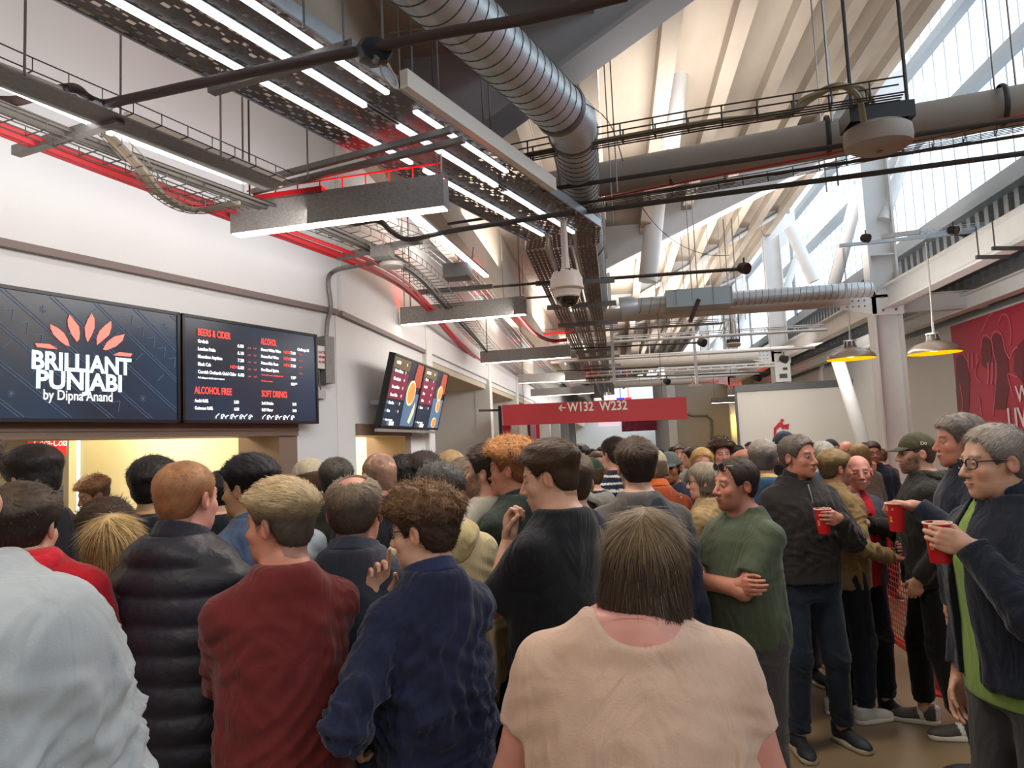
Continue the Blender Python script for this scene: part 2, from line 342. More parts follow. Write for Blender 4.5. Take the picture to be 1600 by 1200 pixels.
for z in (7.35, 8.8, 10.4, 12.2):
    MB().beam((XR-.06, -5, z), (XR-.06, 50, z), .16, .22).beam((XR-.15, -5, z-.1), (XR-.15, 50, z-.1), .06, .03).build('rail', M_rail, gl)
s0 = MB()
for y in RK[1:7]: s0.beam((XR-.1, y+3.9, 5.6), (XR-.1, y+3.9, 13), .09, .09, (1, 0, 0))
for i, y in enumerate(RK[1:7]):
    MB().tube([(XR-.1, y+3.9, 5.6), (XR-.1, y+3.9, 13)], .05, 8).build('mullion_post', M_rail, gl)
# columns with beams
lamp_s = bpy.data.lights.new('overcast_sun', 'SUN'); lamp_s.energy = 3.4; lamp_s.angle = math.radians(50); lamp_s.color = (.93, .97, 1); so = bpy.data.objects.new('overcast_sun', lamp_s); COL.objects.link(so); so.rotation_euler = Vector((-1, .35, -.6)).to_track_quat('-Z', 'Y').to_euler()
for (x_, y_, p_) in ((1.5, 1.8, 28), (-1.6, 2.2, 40), (.9, 8.0, 80), (2.6, 14, 200), (.6, 16.5, 150), (1.8, 22, 260), (-1.6, 8.5, 60), (-1.5, 15, 90), (-1.5, 22, 90), (2.5, 33, 260)): lamp('added_roof_fill', (x_, y_, 4.25), (math.pi, 0, 0), 1.4, 2.4, p_, (1, .97, .93))  # upward lamps without fixtures, added to brighten the roof
def wall_fill_lamp(p, d, sx_, sy_, power, c=(1, .95, .88)):  # unseen lamps without fixtures, added to brighten the walls
    o = lamp('added_wall_fill', tuple(p), (0, 0, 0), sx_, sy_, power, c); o.rotation_euler = Vector(tuple(d)).to_track_quat('-Z', 'Y').to_euler(); return o
wall_fill_lamp(wa(-2.2, 3.2, 1.35), -nA+UP*.05, 4.5, .4, 26); wall_fill_lamp(wa(-2.0, 3.62, .75), -nA*.8+UP*.6, 4.5, .15, 15, (.95, .97, 1)); wall_fill_lamp((XB+1.5, 9.5, 3.2), (-1, 0, .1), 4, .3, 30); wall_fill_lamp((XB+1.5, 16, 3.2), (-1, 0, .05), 6, .3, 45); wall_fill_lamp((XB+1.2, 28, 3.2), (-1, 0, .05), 14, .3, 90)
wall_fill_lamp((3.6, 9.5, 3.3), (1, 0, -.1), 5, .3, 42); wall_fill_lamp((4.2, 16.8, 3.3), (.1, 1, -.2), 3, .3, 60)
def column(y, label):
    t = empty('steel_column', (4.6, y, 0), label, 'column')
    MB().ibeam((4.6, y, 0), (4.6, y, 7.3), .30, .46, .035, (1, 0, 0)).build('shaft', M_white, t)
    g = MB(); g.box((4.6, y, 3.98), (.52, .36, .05)); g.box((4.6, y, 4.7), (.45, .28, .03)); g.box((4.37, y, 3.86), (.02, .36, .36)); g.box((4.6, y-.17, 3.86), (.5, .02, .4)); g.build('splice_plate', M_white, t)
    pts = []
    for i in range(3):
        for q in range(4):
            bo = MB().lathe([(0, .016), (.014, .016), (.016, 0)], (3.95+q*.095, y-.185, 3.88+i*.095-.05), 8, (0, -1, 0)).build('bolt', M_galvd, t)
    for dx, dz in ((-.1, .1), (.1, .1), (-.1, -.12), (.1, -.12)): MB().lathe([(0, .016), (.02, .016), (.022, 0)], (4.62+dx, y-.18, 3.86+dz), 8, (0, -1, 0)).build('bolt', M_galvd, t)
    MB().poly([(3.85, y-.18, 3.80), (3.85, y-.18, 4.10), (4.1, y-.18, 4.14), (4.42, y-.18, 4.3), (4.42, y-.18, 3.68), (4.1, y-.18, 3.74)], .03, (0, 1, 0)).build('gusset_plate', M_white, t)
    MB().tube([(4.7, y-.05, 5.3), (5.9, y+.6, 7.9)], .1, 12).build('brace', M_white, t)
    MB().poly([(4.4, y, 6.7), (4.4, y, 7.5), (5.3, y, 8.0), (5.3, y, 7.2)], .04, (0, 1, 0)).build('head_plate', M_white, t)
column(12.8, 'nearest white steel column with pinkish web, bolted plates at beam height')
column(20.7, 'second white steel column, behind the tilted bracing tubes')
column(28.6, 'third white steel column far down the right side')
column(36.5, 'farthest white steel column on the right')
def ltag(o, label, cat, **k): return tagit(o, label, cat, **k)
MB().ibeam((4.62, 3, 3.95), (4.62, 12.65, 3.95), .22, .38, .03).build('edge_beam', M_white, label='long white edge beam from the near column towards the camera', cat='beam')
MB().ibeam((4.62, 12.95, 3.95), (4.62, 20.5, 3.95), .22, .38, .03).build('edge_beam', M_white, label='white edge beam between first and second columns', cat='beam')
MB().ibeam((4.62, 20.9, 3.95), (4.62, 52, 3.95), .22, .38, .03).build('edge_beam', M_white, label='white edge beam beyond the second column', cat='beam')
MB().ibeam((5.9, 3, 3.8), (5.9, 40, 3.8), .2, .26, .02).build('wall_beam', M_white, label='white beam running just above the red mural', cat='beam')
MB().ibeam((4.7, 12.8, 3.85), (6.2, 12.8, 3.85), .2, .3, .02).build('stub_beam', M_white, label='short beam from the near column to the right wall', cat='beam')
def tie(y, z, r, x0, lab): 
    MB().tube([(x0, y-.12, z), (4.0, y-.12, z)], r, 20).build('tie_tube', mat('tie_cream', 'cbc6bd', .5, var=.06), label=lab, cat='tube')
tie(12.8, 3.97, .125, -.9, 'nearest white cross tube bolted to the column')
tie(20.7, 3.93, .13, -.9, 'second white cross tube beyond the hanging camera')
tie(28.6, 3.93, .13, 0, 'farthest white cross tube above the red sign')
# bracing tubes around the partition
for a, b, r, l in [((1234, 355, 19), (1272, 440, 19), .15, 'cream bracing tube leaning above the spiral duct by the second column'), ((1345, 285, 14.5), (1303, 445, 17), .14, 'long white bracing tube behind the near column'),
                   ((1308, 560, 17.8), (1352, 700, 17.8), .15, 'white bracing tube leaning over the partition, yellow mark on it'), ((1292, 552, 22.6), (1283, 625, 22.6), .16, 'short white bracing tube above the partition'), ((1395, 20, 15), (1375, 110, 15), .2, 'short white tube at the head of the near column')]:
    A = at(a[0], a[1], Y=a[2]); B = at(b[0], b[1], Y=b[2]); o = MB().tube([A, B], r, 16).build('bracing_tube', M_white, label=l, cat='tube')
    if 'yellow' in l:
        q = at(1337, 668, Y=20.3); 
# mural
mur = MB().bb((XR-.02, 6.0, .3), (XR-.004, 14.1, 3.58)); mu = mur.build('wall_mural', mat('mural_red', 'b01a3c', .45, var=.1, vscale=1.5), label='dark red printed mural with pale figures on the right wall', cat='mural')
M_mp = mat('mural_pink', 'c85c74', .5); M_md = mat('mural_dark', '6e1228', .5)
def mflat(pts, name, m, off=.022): 
    q = [at(x, y, X=XR-off) for x, y in pts]
    MB().poly(q, .003, (-1, 0, 0)).build(name, m, mu)
def mline(pts, name='pale_outline', wd=.03):
    q = [at(x, y, X=XR-.026) for x, y in bezier([(x, y, 0) for x, y in pts], 4) for x, y in [(x, y)]] if False else [at(p_[0], p_[1], X=XR-.026) for p_ in bezier([(x, y, 0) for x, y in pts], 4)]
    m__ = MB()
    for a, b in zip(q[:-1], q[1:]): m__.beam(a, b, .006, wd, up=np.cross(b-a, (1, 0, 0)))
    m__.build(name, M_mp, mu)
mflat([(1494, 560), (1500, 553), (1508, 560), (1516, 590), (1514, 640), (1508, 665), (1498, 660), (1494, 610)], 'dark_figure', M_md)
mflat([(1549, 528), (1556, 521), (1565, 524), (1568, 545), (1575, 560), (1578, 600), (1572, 640), (1553, 640), (1552, 580)], 'dark_figure', M_md)
mflat([(1533, 535), (1541, 526), (1548, 532), (1550, 555), (1546, 580), (1534, 570)], 'dark_figure', M_md)
mflat([(1586, 545), (1600, 530), (1600, 600), (1584, 580)], 'dark_figure', M_md)
for q in [[(1533, 545), (1535, 528), (1541, 524), (1549, 532), (1552, 550), (1556, 565)], [(1549, 530), (1552, 520), (1560, 518), (1567, 528), (1570, 545), (1578, 560), (1583, 548), (1590, 542)], [(1534, 520), (1545, 495), (1551, 490)],
          [(1560, 505), (1566, 492), (1575, 495), (1580, 520), (1578, 540)], [(1530, 560), (1524, 585), (1534, 600)], [(1497, 553), (1505, 552), (1512, 565)], [(1500, 600), (1504, 630), (1500, 660)], [(1530, 620), (1534, 650)], [(1556, 600), (1552, 650)], [(1590, 590), (1575, 585), (1584, 620)]]: mline(q)
for x in (1544, 1550, 1556): mline([(x, 566), (x+.5, 585), (x-1, 600)], 'pale_stripe', .05)
for x in (1513, 1519, 1526): mline([(x, 552), (x+.5, 575)], 'pale_stripe', .05)
lt = MB(); q = at(1588, 628, X=XR-.03); add_text(lt, 'WE', .36, q, (0, -1, 0), UP, .012); q = at(1575, 667, X=XR-.03); add_text(lt, 'LIVE', .42, q, (0, -1, 0), UP, .02); lt.build('lettering', mat('mural_letters', 'e8dfe0', .5), mu)
# pictogram on the partition
pg = empty('pictogram', at(1221, 685, Y=19.88), 'red bin pictogram of a bending figure on the white partition', 'sign'); M_pic = mat('pictogram_red', 'b3142a', .5)
def pflat(pts, n_): MB().poly([at(x, y, Y=19.88) for x, y in pts], .01, (0, -1, 0)).build(n_, M_pic, pg)
pflat([(1209, 669), (1217, 660), (1222, 659), (1226, 669), (1223, 671), (1219, 666), (1213, 672), (1213, 684), (1209, 684)], 'figure_body')
pflat([(1219+3.3*math.cos(a), 658+3*math.sin(a)) if 0 else (1222+3*math.cos(a), 657+2.6*math.sin(a)) for a in np.arange(8)*math.pi/4], 'figure_head')
pflat([(1223, 664), (1233, 662), (1232, 671), (1227, 670)], 'bin')
# second yellow-lit recess glow at the far right of the core
lamp('amber_wall_light', (4.6, 28.3, 2.2), (math.radians(75), 0, 0), 1.5, .6, 16, (1, .62, .12))
# ================================================================ services under the roof
FR, LT = np.array([0, 1., 0]), np.array([1., 0, 0])
# --- menu screens
M_scr = bpy.data.materials.new('screen_navy'); M_scr.use_nodes = True; t = M_scr.node_tree; b = t.nodes['Principled BSDF']
b.inputs['Base Color'].default_value = (.004, .006, .01, 1); b.inputs['Roughness'].default_value = .25
tc = t.nodes.new('ShaderNodeTexCoord'); no = t.nodes.new('ShaderNodeTexNoise'); no.inputs['Scale'].default_value = 1.2; cr = t.nodes.new('ShaderNodeValToRGB')
cr.color_ramp.elements[0].color = (*lin('26262e'), 1); cr.color_ramp.elements[1].color = (*lin('24364a'), 1); cr.color_ramp.elements[0].position = .35; cr.color_ramp.elements[1].position = .65
t.links.new(tc.outputs['Object'], no.inputs['Vector']); t.links.new(no.outputs['Fac'], cr.inputs[0]); t.links.new(cr.outputs[0], b.inputs['Emission Color']); b.inputs['Emission Strength'].default_value = 1.0
M_pat = mat('screen_pattern', '3d4a5e', .5, emit=.8); M_coral = mat('screen_coral', 'ff6f61', .5, emit=1.); M_ice = mat('screen_ice', 'd8f2fa', .5, emit=1.); M_wht = mat('screen_white', 'ffffff', .5, emit=1.); M_rtx = mat('screen_red', 'f0463c', .5, emit=1.)
BEZ = mat('tv_bezel', '17161a', .35)
def tv(org, right, up, wd, ht, label, group=None):
    nn = np.cross(unit(right), unit(up)); c = org+unit(right)*wd/2+unit(up)*ht/2
    t = empty('menu_screen', org+unit(right)*wd/2, label, 'screen', group)
    Rm = np.stack([unit(right), -nn, unit(up)], 1)
    MB().box(c-nn*.03, (wd, .055, ht), Rm).box(c-nn*.08, (wd*.6, .08, ht*.5), Rm).build('case', BEZ, t)
    MB().box(c+nn*.0, (wd-.045, .006, ht-.045), Rm).build('display', M_scr, t)
    fr_ = MB(); e = .014
    for sx_, sz_, w_, h_ in ((0, 1, wd, .022), (0, -1, wd, .022), (1, 0, .022, ht), (-1, 0, .022, ht)): fr_.box(c+unit(right)*sx_*(wd/2-.011)+unit(up)*sz_*(ht/2-.011)+nn*.005, (w_, .016, h_), Rm)
    fr_.build('bezel', BEZ, t)
    def pt(u, v, o=.006): return org+unit(right)*u+unit(up)*v+nn*o
    return t, pt, nn
TL = at(0, 447, pl=(nA, nA@wa(0, 0, .12))); TH = .805
dN = unit(dA); org1 = wa(-2.74, 2.04, .12)
t1, pt, nn = tv(org1, dA, UP, 1.42, .81, 'left menu screen showing a coral petal logo and restaurant name')
pa = MB(); rnd = random.Random(4)
for k_ in range(9):    # patterned diagonal bands
    u0 = -.9+k_*.28
    for q in (0, .03):
        A_ = [max(0.03, u0+q), .78]; 
        x0, y0_, x1, y1_ = u0+q, .78, u0+q+.95, .03
        if x0 < .03: y0_ -= (.03-x0)*.79; x0 = .03
        if x1 > 1.39: y1_ += (x1-1.39)*.79; x1 = 1.39
        if x1 > x0 and y0_ > y1_: pa.beam(pt(x0, y0_), pt(x1, y1_), .004, .002, nn)
    for z_ in range(11):
        cx, cy = u0+.14+z_*.083+.02, .76-z_*.066
        if .06 < cx < 1.36 and .06 < cy < .75:
            if k_ % 3 == 0:
                pa.beam(pt(cx-.03, cy+.03), pt(cx+.03, cy+.045), .004, .002, nn); pa.beam(pt(cx+.03, cy+.045), pt(cx+.02, cy-.03), .004, .002, nn)
            elif k_ % 3 == 1 and z_ % 2:
                for a in range(4): pa.beam(pt(cx-.025*math.cos(a*.785), cy-.025*math.sin(a*.785)), pt(cx+.025*math.cos(a*.785), cy+.025*math.sin(a*.785)), .003, .002, nn)
            elif z_ % 2: pa.beam(pt(cx, cy), pt(cx+.05, cy+.05), .004, .002, nn)
pa.build('screen_pattern', M_pat, t1, kind='stuff')
def tvp(px, py): 
    q = at(px, py, pl=(nA, nA@pt(0, 0))); d = q-org1; return (d@dN, d[2])
def petal(pxs):
    MB().poly([pt(*tvp(x, y), .010) for x, y in pxs], .002, nn).build('petal', M_coral, t1)
Z = lambda l: [(x*.15, 420+y*.15) for x, y in l]
for l in ([(520, 580), (600, 620), (660, 670), (700, 740), (718, 808), (680, 795), (610, 745), (550, 680), (522, 620)], [(720, 480), (765, 535), (815, 600), (825, 670), (820, 735), (795, 760), (745, 690), (705, 600), (700, 530)],
          [(950, 465), (978, 520), (978, 620), (945, 700), (908, 765), (885, 700), (880, 610), (910, 530)], [(1152, 545), (1155, 610), (1130, 690), (1060, 750), (1005, 795), (1003, 720), (1030, 650), (1090, 590)],
          [(1292, 682), (1270, 750), (1200, 810), (1100, 850), (1068, 840), (1110, 765), (1180, 710)], [(362, 778), (430, 780), (510, 785), (592, 835), (500, 830), (380, 815)], [(1372, 885), (1355, 917), (1175, 900), (1240, 868)]): petal(Z(l))
def lab(mbx, txt, px, py, h_px_size, ptf, wd=None, **k_): pass
mm = MB(); u, v = tvp(47, 575); u2, v2 = tvp(203, 585); add_text(mm, 'BRILLIANT', .155, pt(u, v, .012), dA, UP, .03, width=u2-u)
u, v = tvp(54, 605.5); u2, v2 = tvp(188, 612); add_text(mm, 'PUNJABI', .155, pt(u, v, .012), dA, UP, .03, width=u2-u); mm.build('name_lettering', M_ice, t1)
mm = MB(); u, v = tvp(66, 624); u2, _ = tvp(174, 628); add_text(mm, 'by Dipna Anand', .09, pt(u, v, .012), dA, UP, .004, width=u2-u); mm.build('byline_lettering', M_wht, t1)
org2 = wa(-1.30, 2.04, .12)
t2, pt2, _ = tv(org2, dA, UP, 1.40, .81, 'middle menu screen listing beers, alcohol and soft drinks')
hd = MB(); tx = MB(); sm = MB(); nw = MB()
for s_, u, v, w_ in (('BEERS & CIDER', .13, .66, .30), ('ALCOHOL', .74, .655, .17), ('ALCOHOL FREE', .10, .22, .34), ('SOFT DRINKS', .74, .22, .28)): hd = MB(); add_text(hd, s_, .075, pt2(u, v, .012), dA, UP, .02, width=w_); hd.build('heading_lettering', M_rtx, t2)
for i, (a_, p_) in enumerate((('Grolsch', '6.00'), ('London Pride', '6.10'), ('Meantime Anytime', '7.20'), ('Black Cab', '6.80'), ('Cornish Orchards Gold Cider', '6.00'))):
    v = .605-i*.058; add_text(tx, a_, .036, pt2(.13, v, .012), dA, UP, .018, sx=.8); add_text(tx, p_, .036, pt2(.50, v, .012), dA, UP, .018); add_text(sm, 'pint', .022, pt2(.60, v, .012), dA, UP); add_text(sm, 'half', .022, pt2(.66, v, .012), dA, UP)
add_text(tx, 'Full allergen details upon request', .018, pt2(.13, .605-5*.054, .012), dA, UP, .01)
for i, (a_, p_) in enumerate((('House White Wine', '7.00'), ('House Red Wine', '7.00'), ('House Pale Rose', '7.00'), ('Pre-Mixed Spirits', ''))):
    v = .60-i*.056; add_text(tx, a_, .034, pt2(.74, v, .012), dA, UP, .018, sx=.8); add_text(tx, p_, .034, pt2(1.07, v, .012), dA, UP, .018); add_text(sm, '187ml', .02, pt2(1.16, v, .012), dA, UP)
    if p_: add_text(nw, 'NEW', .036, pt2(.985, v, .012), dA, UP, .01)
add_text(nw, 'NEW', .036, pt2(.425, .605-3*.058, .012), dA, UP, .01); add_text(nw, 'Various flavours available per can', .018, pt2(.74, .395, .012), dA, UP, .01); add_text(nw, 'Double measure', .018, pt2(.74, .345, .012), dA, UP, .01)
for u, v, a_ in ((1.07, .385, '7.50*'), (1.07, .33, '8.00**'), (.10, .155, 'Asahi 0.0%'), (.46, .155, '5.80'), (.10, .10, 'Guinness 0.0%'), (.46, .10, '6.00'), (.74, .155, 'Soft Drinks'), (1.08, .155, '3.95'), (.74, .10, 'Still Water'), (1.08, .10, '3.00'), (1.15, .64, 'Challenge 25')): add_text(tx, a_, .034, pt2(u, v, .012), dA, UP, .018, sx=.8)
tx.build('menu_lettering', M_wht, t2, kind='stuff'); sm.build('size_lettering', mat('screen_dimred', 'b04848', .5, emit=.9), t2, kind='stuff'); nw.build('new_lettering', M_rtx, t2, kind='stuff')
dc = MB()
for u0 in (.29, .75):
    for k_ in range(8):
        u = u0+k_*.045; dc.tube([pt2(u, .035, .01), pt2(u+.02*(k_ % 2), .05, .01), pt2(u+.03, .062+.01*(k_ % 3 == 0), .01)], .0035, 4); 
        if k_ % 2: dc.tube([pt2(u+.02+.018*math.cos(a), .05+.018*math.sin(a), .01) for a in np.arange(7)*.75], .003, 4)
dc.build('footer_pattern', M_wht, t2, kind='stuff')
# tilted pair on the farther wall
tlt = math.radians(14); upT = np.array([math.sin(tlt), 0, math.cos(tlt)]); rgT = np.array([0, 1., 0])
M_food = mat('food_photo', 'c98a4a', .5, emit=.7, var=.5, vscale=14)
for i in range(2):
    oT = np.array([XB+.17, 7.25+i*1.23, 2.02]); t3, pt3, _ = tv(oT, rgT, upT, 1.22, .80, ['third menu screen, tilted down, showing a curry bowl', 'fourth menu screen, tilted down, showing burgers and drinks'][i])
    # display normal faces +X for right = +Y? build content on the room side
    cpan = MB(); cpan.poly([pt3(.03, .32, .010), pt3(.62, .32, .010), pt3(.62, .62, .010), pt3(.03, .62, .010)], .002, (1, 0, 0)); cpan.build('menu_panel', mat('screen_maroon', '6e1c34', .5, emit=.7), t3)
    MB().poly([pt3(.66, .03, .010), pt3(1.18, .03, .010), pt3(1.18, .42, .010), pt3(.66, .42, .010)], .002, (1, 0, 0)).build('blue_panel', mat('screen_blue', '56708f', .5, emit=.5), t3)
    MB().poly([pt3(.85, .5, .010), pt3(1.18, .5, .010), pt3(1.16, .77, .010), pt3(.92, .77, .010)], .002, (1, 0, 0)).build('orange_panel', mat('screen_orange', 'a04430', .5, emit=.5), t3)
    MB().poly([pt3(.03, .65, .010), pt3(.62, .65, .010), pt3(.62, .77, .010), pt3(.03, .77, .010)], .002, (1, 0, 0)).build('top_panel', mat('screen_olive', '5a4a30', .5, emit=.8), t3)
    for u, v, ru, rv in (((.84, .42, .17, .15),) if i == 0 else ((.92, .5, .13, .1), (.95, .33, .11, .09), (.9, .1, .12, .07))):
        MB().poly([pt3(u+ru*math.cos(a), v+rv*math.sin(a), .014) for a in np.arange(20)*math.pi/10], .002, (1, 0, 0)).build('bowl', mat('bowl_cream', 'f2e2b8', .5, emit=.55), t3)
        MB().poly([pt3(u+ru*.84*math.cos(a), v+rv*.84*math.sin(a), .018) for a in np.arange(20)*math.pi/10], .002, (1, 0, 0)).build('food', M_food, t3)
    if i == 0: MB().poly([pt3(.92, .08, .014), pt3(1.0, .06, .014), pt3(1.10, .2, .014), pt3(1.08, .33, .014), pt3(1.02, .24, .014)], .002, (1, 0, 0)).build('garnish', mat('garnish_cream', 'd8cf9a', .5, emit=.8), t3)
    mt = MB()
    for k_, s_ in enumerate(['CURRY', 'Butter Chicken', 'Chana Masala', 'Samosa Chaat', 'Paneer Tikka', 'Pilau Rice', 'Naan'] if i == 0 else ['BURGERS', 'Classic', 'Loaded', 'Fries', 'Sides', 'Sauces']):
        v = .70-k_*.088; add_text(mt, s_, .045, pt3(.10, v, .016), rgT, upT, .02); add_text(mt, '9', .045, pt3(.47, v, .016), rgT, upT, .02)
    add_text(mt, 'allergens on request', .03, pt3(.1, .08, .016), rgT, upT, .01); add_text(mt, 'IZAVB', .06, pt3(.25, .03, .016), rgT, upT, .02); mt.build('menu_lettering', M_wht, t3, kind='stuff')
bk = MB(); bk.beam((XB, 7.5, 2.3), (XB+.15, 7.5, 2.3), .05, .05); bk.beam((XB, 9.2, 2.3), (XB+.15, 9.2, 2.3), .05, .05); bk.beam((XB+.16, 7.2, 1.99), (XB+.16, 9.72, 1.99), .04, .03); bk.build('screen_bracket', M_galv, label='steel rail bracket under the tilted menu screens', cat='bracket')
# --- junction box, speaker box, conduit drop on the wall corner
jb = empty('junction_box', wa(.40, 2.5, 0), 'slim grey trunking box on the wall corner', 'box')
MB().poly([wa(.24, 2.42, .1), wa(.36, 2.42, .1), wa(.36, 2.86, .1), wa(.24, 2.86, .1)], .1, -nA).build('case', M_galvd, jb)
cpts = [at(510, 525, pl=(nA, nA@wa(0, 0, .08))), at(512, 500, pl=(nA, nA@wa(0, 0, .08))), at(517, 480, pl=(nA, nA@wa(0, 0, .08))), at(513, 440, pl=(nA, nA@wa(0, 0, .08))), at(520, 425, pl=(nA, nA@wa(0, 0, .1))), at(545, 417, X=-2.3), at(600, 408, X=-2.0)]
MB().tube(bezier(cpts, 6), .022, 8).build('conduit', M_galvd, jb)
sb = empty('warning_box', wa(.08, 2.5, 0), 'small white wall sounder with red lettering beside the menu screen', 'box')
MB().poly([wa(.14, 2.55, .09), wa(.27, 2.55, .09), wa(.27, 2.76, .09), wa(.14, 2.76, .09)], .09, -nA).build('case', mat('sounder_white', 'd8d8d6', .4), sb)
q = MB()
for k_, s_ in enumerate(('GATES', 'OPENING', 'ALARM')): add_text(q, s_, .034, wa(.155, 2.69-k_*.045, .092), dA, UP, .02, width=.1)
q.build('lettering', M_red, sb)
st_ = empty('wall_socket', wa(.30, 2.25, 0), 'small white socket and cable under the trunking box', 'socket')
MB().poly([wa(.18, 2.28, .04), wa(.3, 2.28, .04), wa(.3, 2.36, .04), wa(.18, 2.36, .04)], .04, -nA).build('case', M_galv, st_); MB().tube(bezier([wa(.22, 2.36, .05), wa(.2, 2.46, .05), wa(.2, 2.55, .05)], 4), .008, 6).build('cable', M_galvd, st_)
# --- W132 sign
sg = empty('direction_sign', at(930, 640, Y=12.4), 'long red hanging sign reading W132 and W232 with an arrow', 'sign')
a_, b_, c_, d_ = [at(x, y, Y=12.4) for x, y in ((784, 633), (1072, 620), (1074, 655), (787, 665))]
MB().poly([a_, b_, c_, d_], .06, (0, 1, 0)).build('board', mat('sign_red', 'c3323a', .45, var=.02), sg)
q = MB(); rr = unit(b_-a_); o_ = at(887, 643, Y=12.385); w_ = np.linalg.norm(at(928, 641, Y=12.4)-at(887, 643, Y=12.4)); add_text(q, 'W132', .22, o_, rr, np.cross(rr, FR)*1., .022, width=w_)
q2 = at(937, 641.5, Y=12.385); w_ = np.linalg.norm(at(981, 639.5, Y=12.4)-at(937, 641, Y=12.4)); add_text(q, 'W232', .22, q2, rr, np.cross(rr, FR), .022, width=w_); q.build('lettering', mat('sign_white', 'f2efe8', .5), sg)
q = MB(); P1 = at(873, 637.5, Y=12.385); q.beam(P1, at(884, 637, Y=12.385), .006, .022); q.beam(P1, at(878, 633, Y=12.385), .006, .022); q.beam(P1, at(878, 642, Y=12.385), .006, .022); q.build('arrow', mat('sign_white'), sg)
for x, y, yy in ((818, 631, 560), (1035, 622, 540)): MB().tube([at(x, y, Y=12.4), at(x, y, Y=12.4)+UP*2.0], .006, 5).build('hanger', M_galvd, sg)
q = [at(x, y, Y=12.6) for x, y in ((785, 665), (798, 665), (797, 682), (793, 676), (790, 686), (786, 674))]
MB().poly(q, .02, (0, 1, 0)).build('red_bunting', M_red, label='torn red cloth hanging below the left end of the red sign', cat='cloth')
# --- linear luminaires with red uplight
def luminaire(pl_, pr_, Y_, hh, label, group=None, D=None, wd=.1, Zb=3.3):
    A = at(*pl_, Z=Zb); B = at(*pr_, Z=Zb); d = unit(B-A); sd, u = frame(d); L = np.linalg.norm(B-A)
    t = empty('linear_luminaire', (A+B)/2, label, 'light', group)
    MB().beam(A+UP*hh/2, B+UP*hh/2, wd, hh).build('housing', mat('galv_housing', '8f8c8a', .5, metal=.35, var=.25, vscale=60), t)
    MB().beam(A+d*.01-UP*.003, B-d*.01-UP*.003, wd*.9, .006).build('diffuser', M_led, t)
    MB().beam(A+d*.05+UP*(hh+.003), B-d*.05+UP*(hh+.003), wd*.7, .006).build('uplight', M_redglow, t)
    for sg_ in (-1, 1): MB().beam(A+sd*sg_*wd*.48+UP*(hh+.018), B+sd*sg_*wd*.48+UP*(hh+.018), .004, .036).build('top_lip', mat('galv_housing'), t)
    for e_ in (A+d*.12, B-d*.06): MB().tube([e_+UP*hh, (e_[0], e_[1], 4.9)], .007, 5).build('hanger', M_dark, t)
    return t, A, B, d
l1, A1, B1, d1 = luminaire((367, 368), (698, 325), 0, .175, 'nearest and largest hanging linear light, red glow on top')
luminaire((628, 508), (822, 491), 0, .175, 'second hanging linear light from the camera')
luminaire((752, 568), (892, 558), 0, .175, 'third hanging linear light from the camera', Zb=3.25)
luminaire((810, 599), (915, 594), 0, .17, 'fourth hanging linear light, behind the third', Zb=3.2)
luminaire((830, 620), (928, 614), 0, .17, 'fifth hanging linear light, just above the red sign', Zb=3.05)
luminaire((1112, 630), (1180, 627), 0, .17, 'small far linear light left of the partition', Zb=3.0)
luminaire((1138, 618), (1216, 615), 0, .17, 'small far linear light above the partition edge', Zb=3.0)
# tray frame on the nearest one, red uplight glow put into its colour
rf = MB(); o1 = d1*.95
for z_ in (0, .1): rf.tube([A1+d1*.1+UP*(.2+z_)+np.cross(d1, UP)*-.0, B1-d1*.03+UP*(.2+z_)], .006, 5)
for k_ in range(9): p_ = A1+(B1-A1)*(.1+k_*.108)+UP*.2; rf.tube([p_, p_+UP*.1], .005, 5)
rf.beam(A1+d1*.1+UP*.22, A1+(B1-A1)*.45+UP*.22, .1, .05); rf.build('wire_frame', mat('redlit_frame', 'd01020', .4), l1)
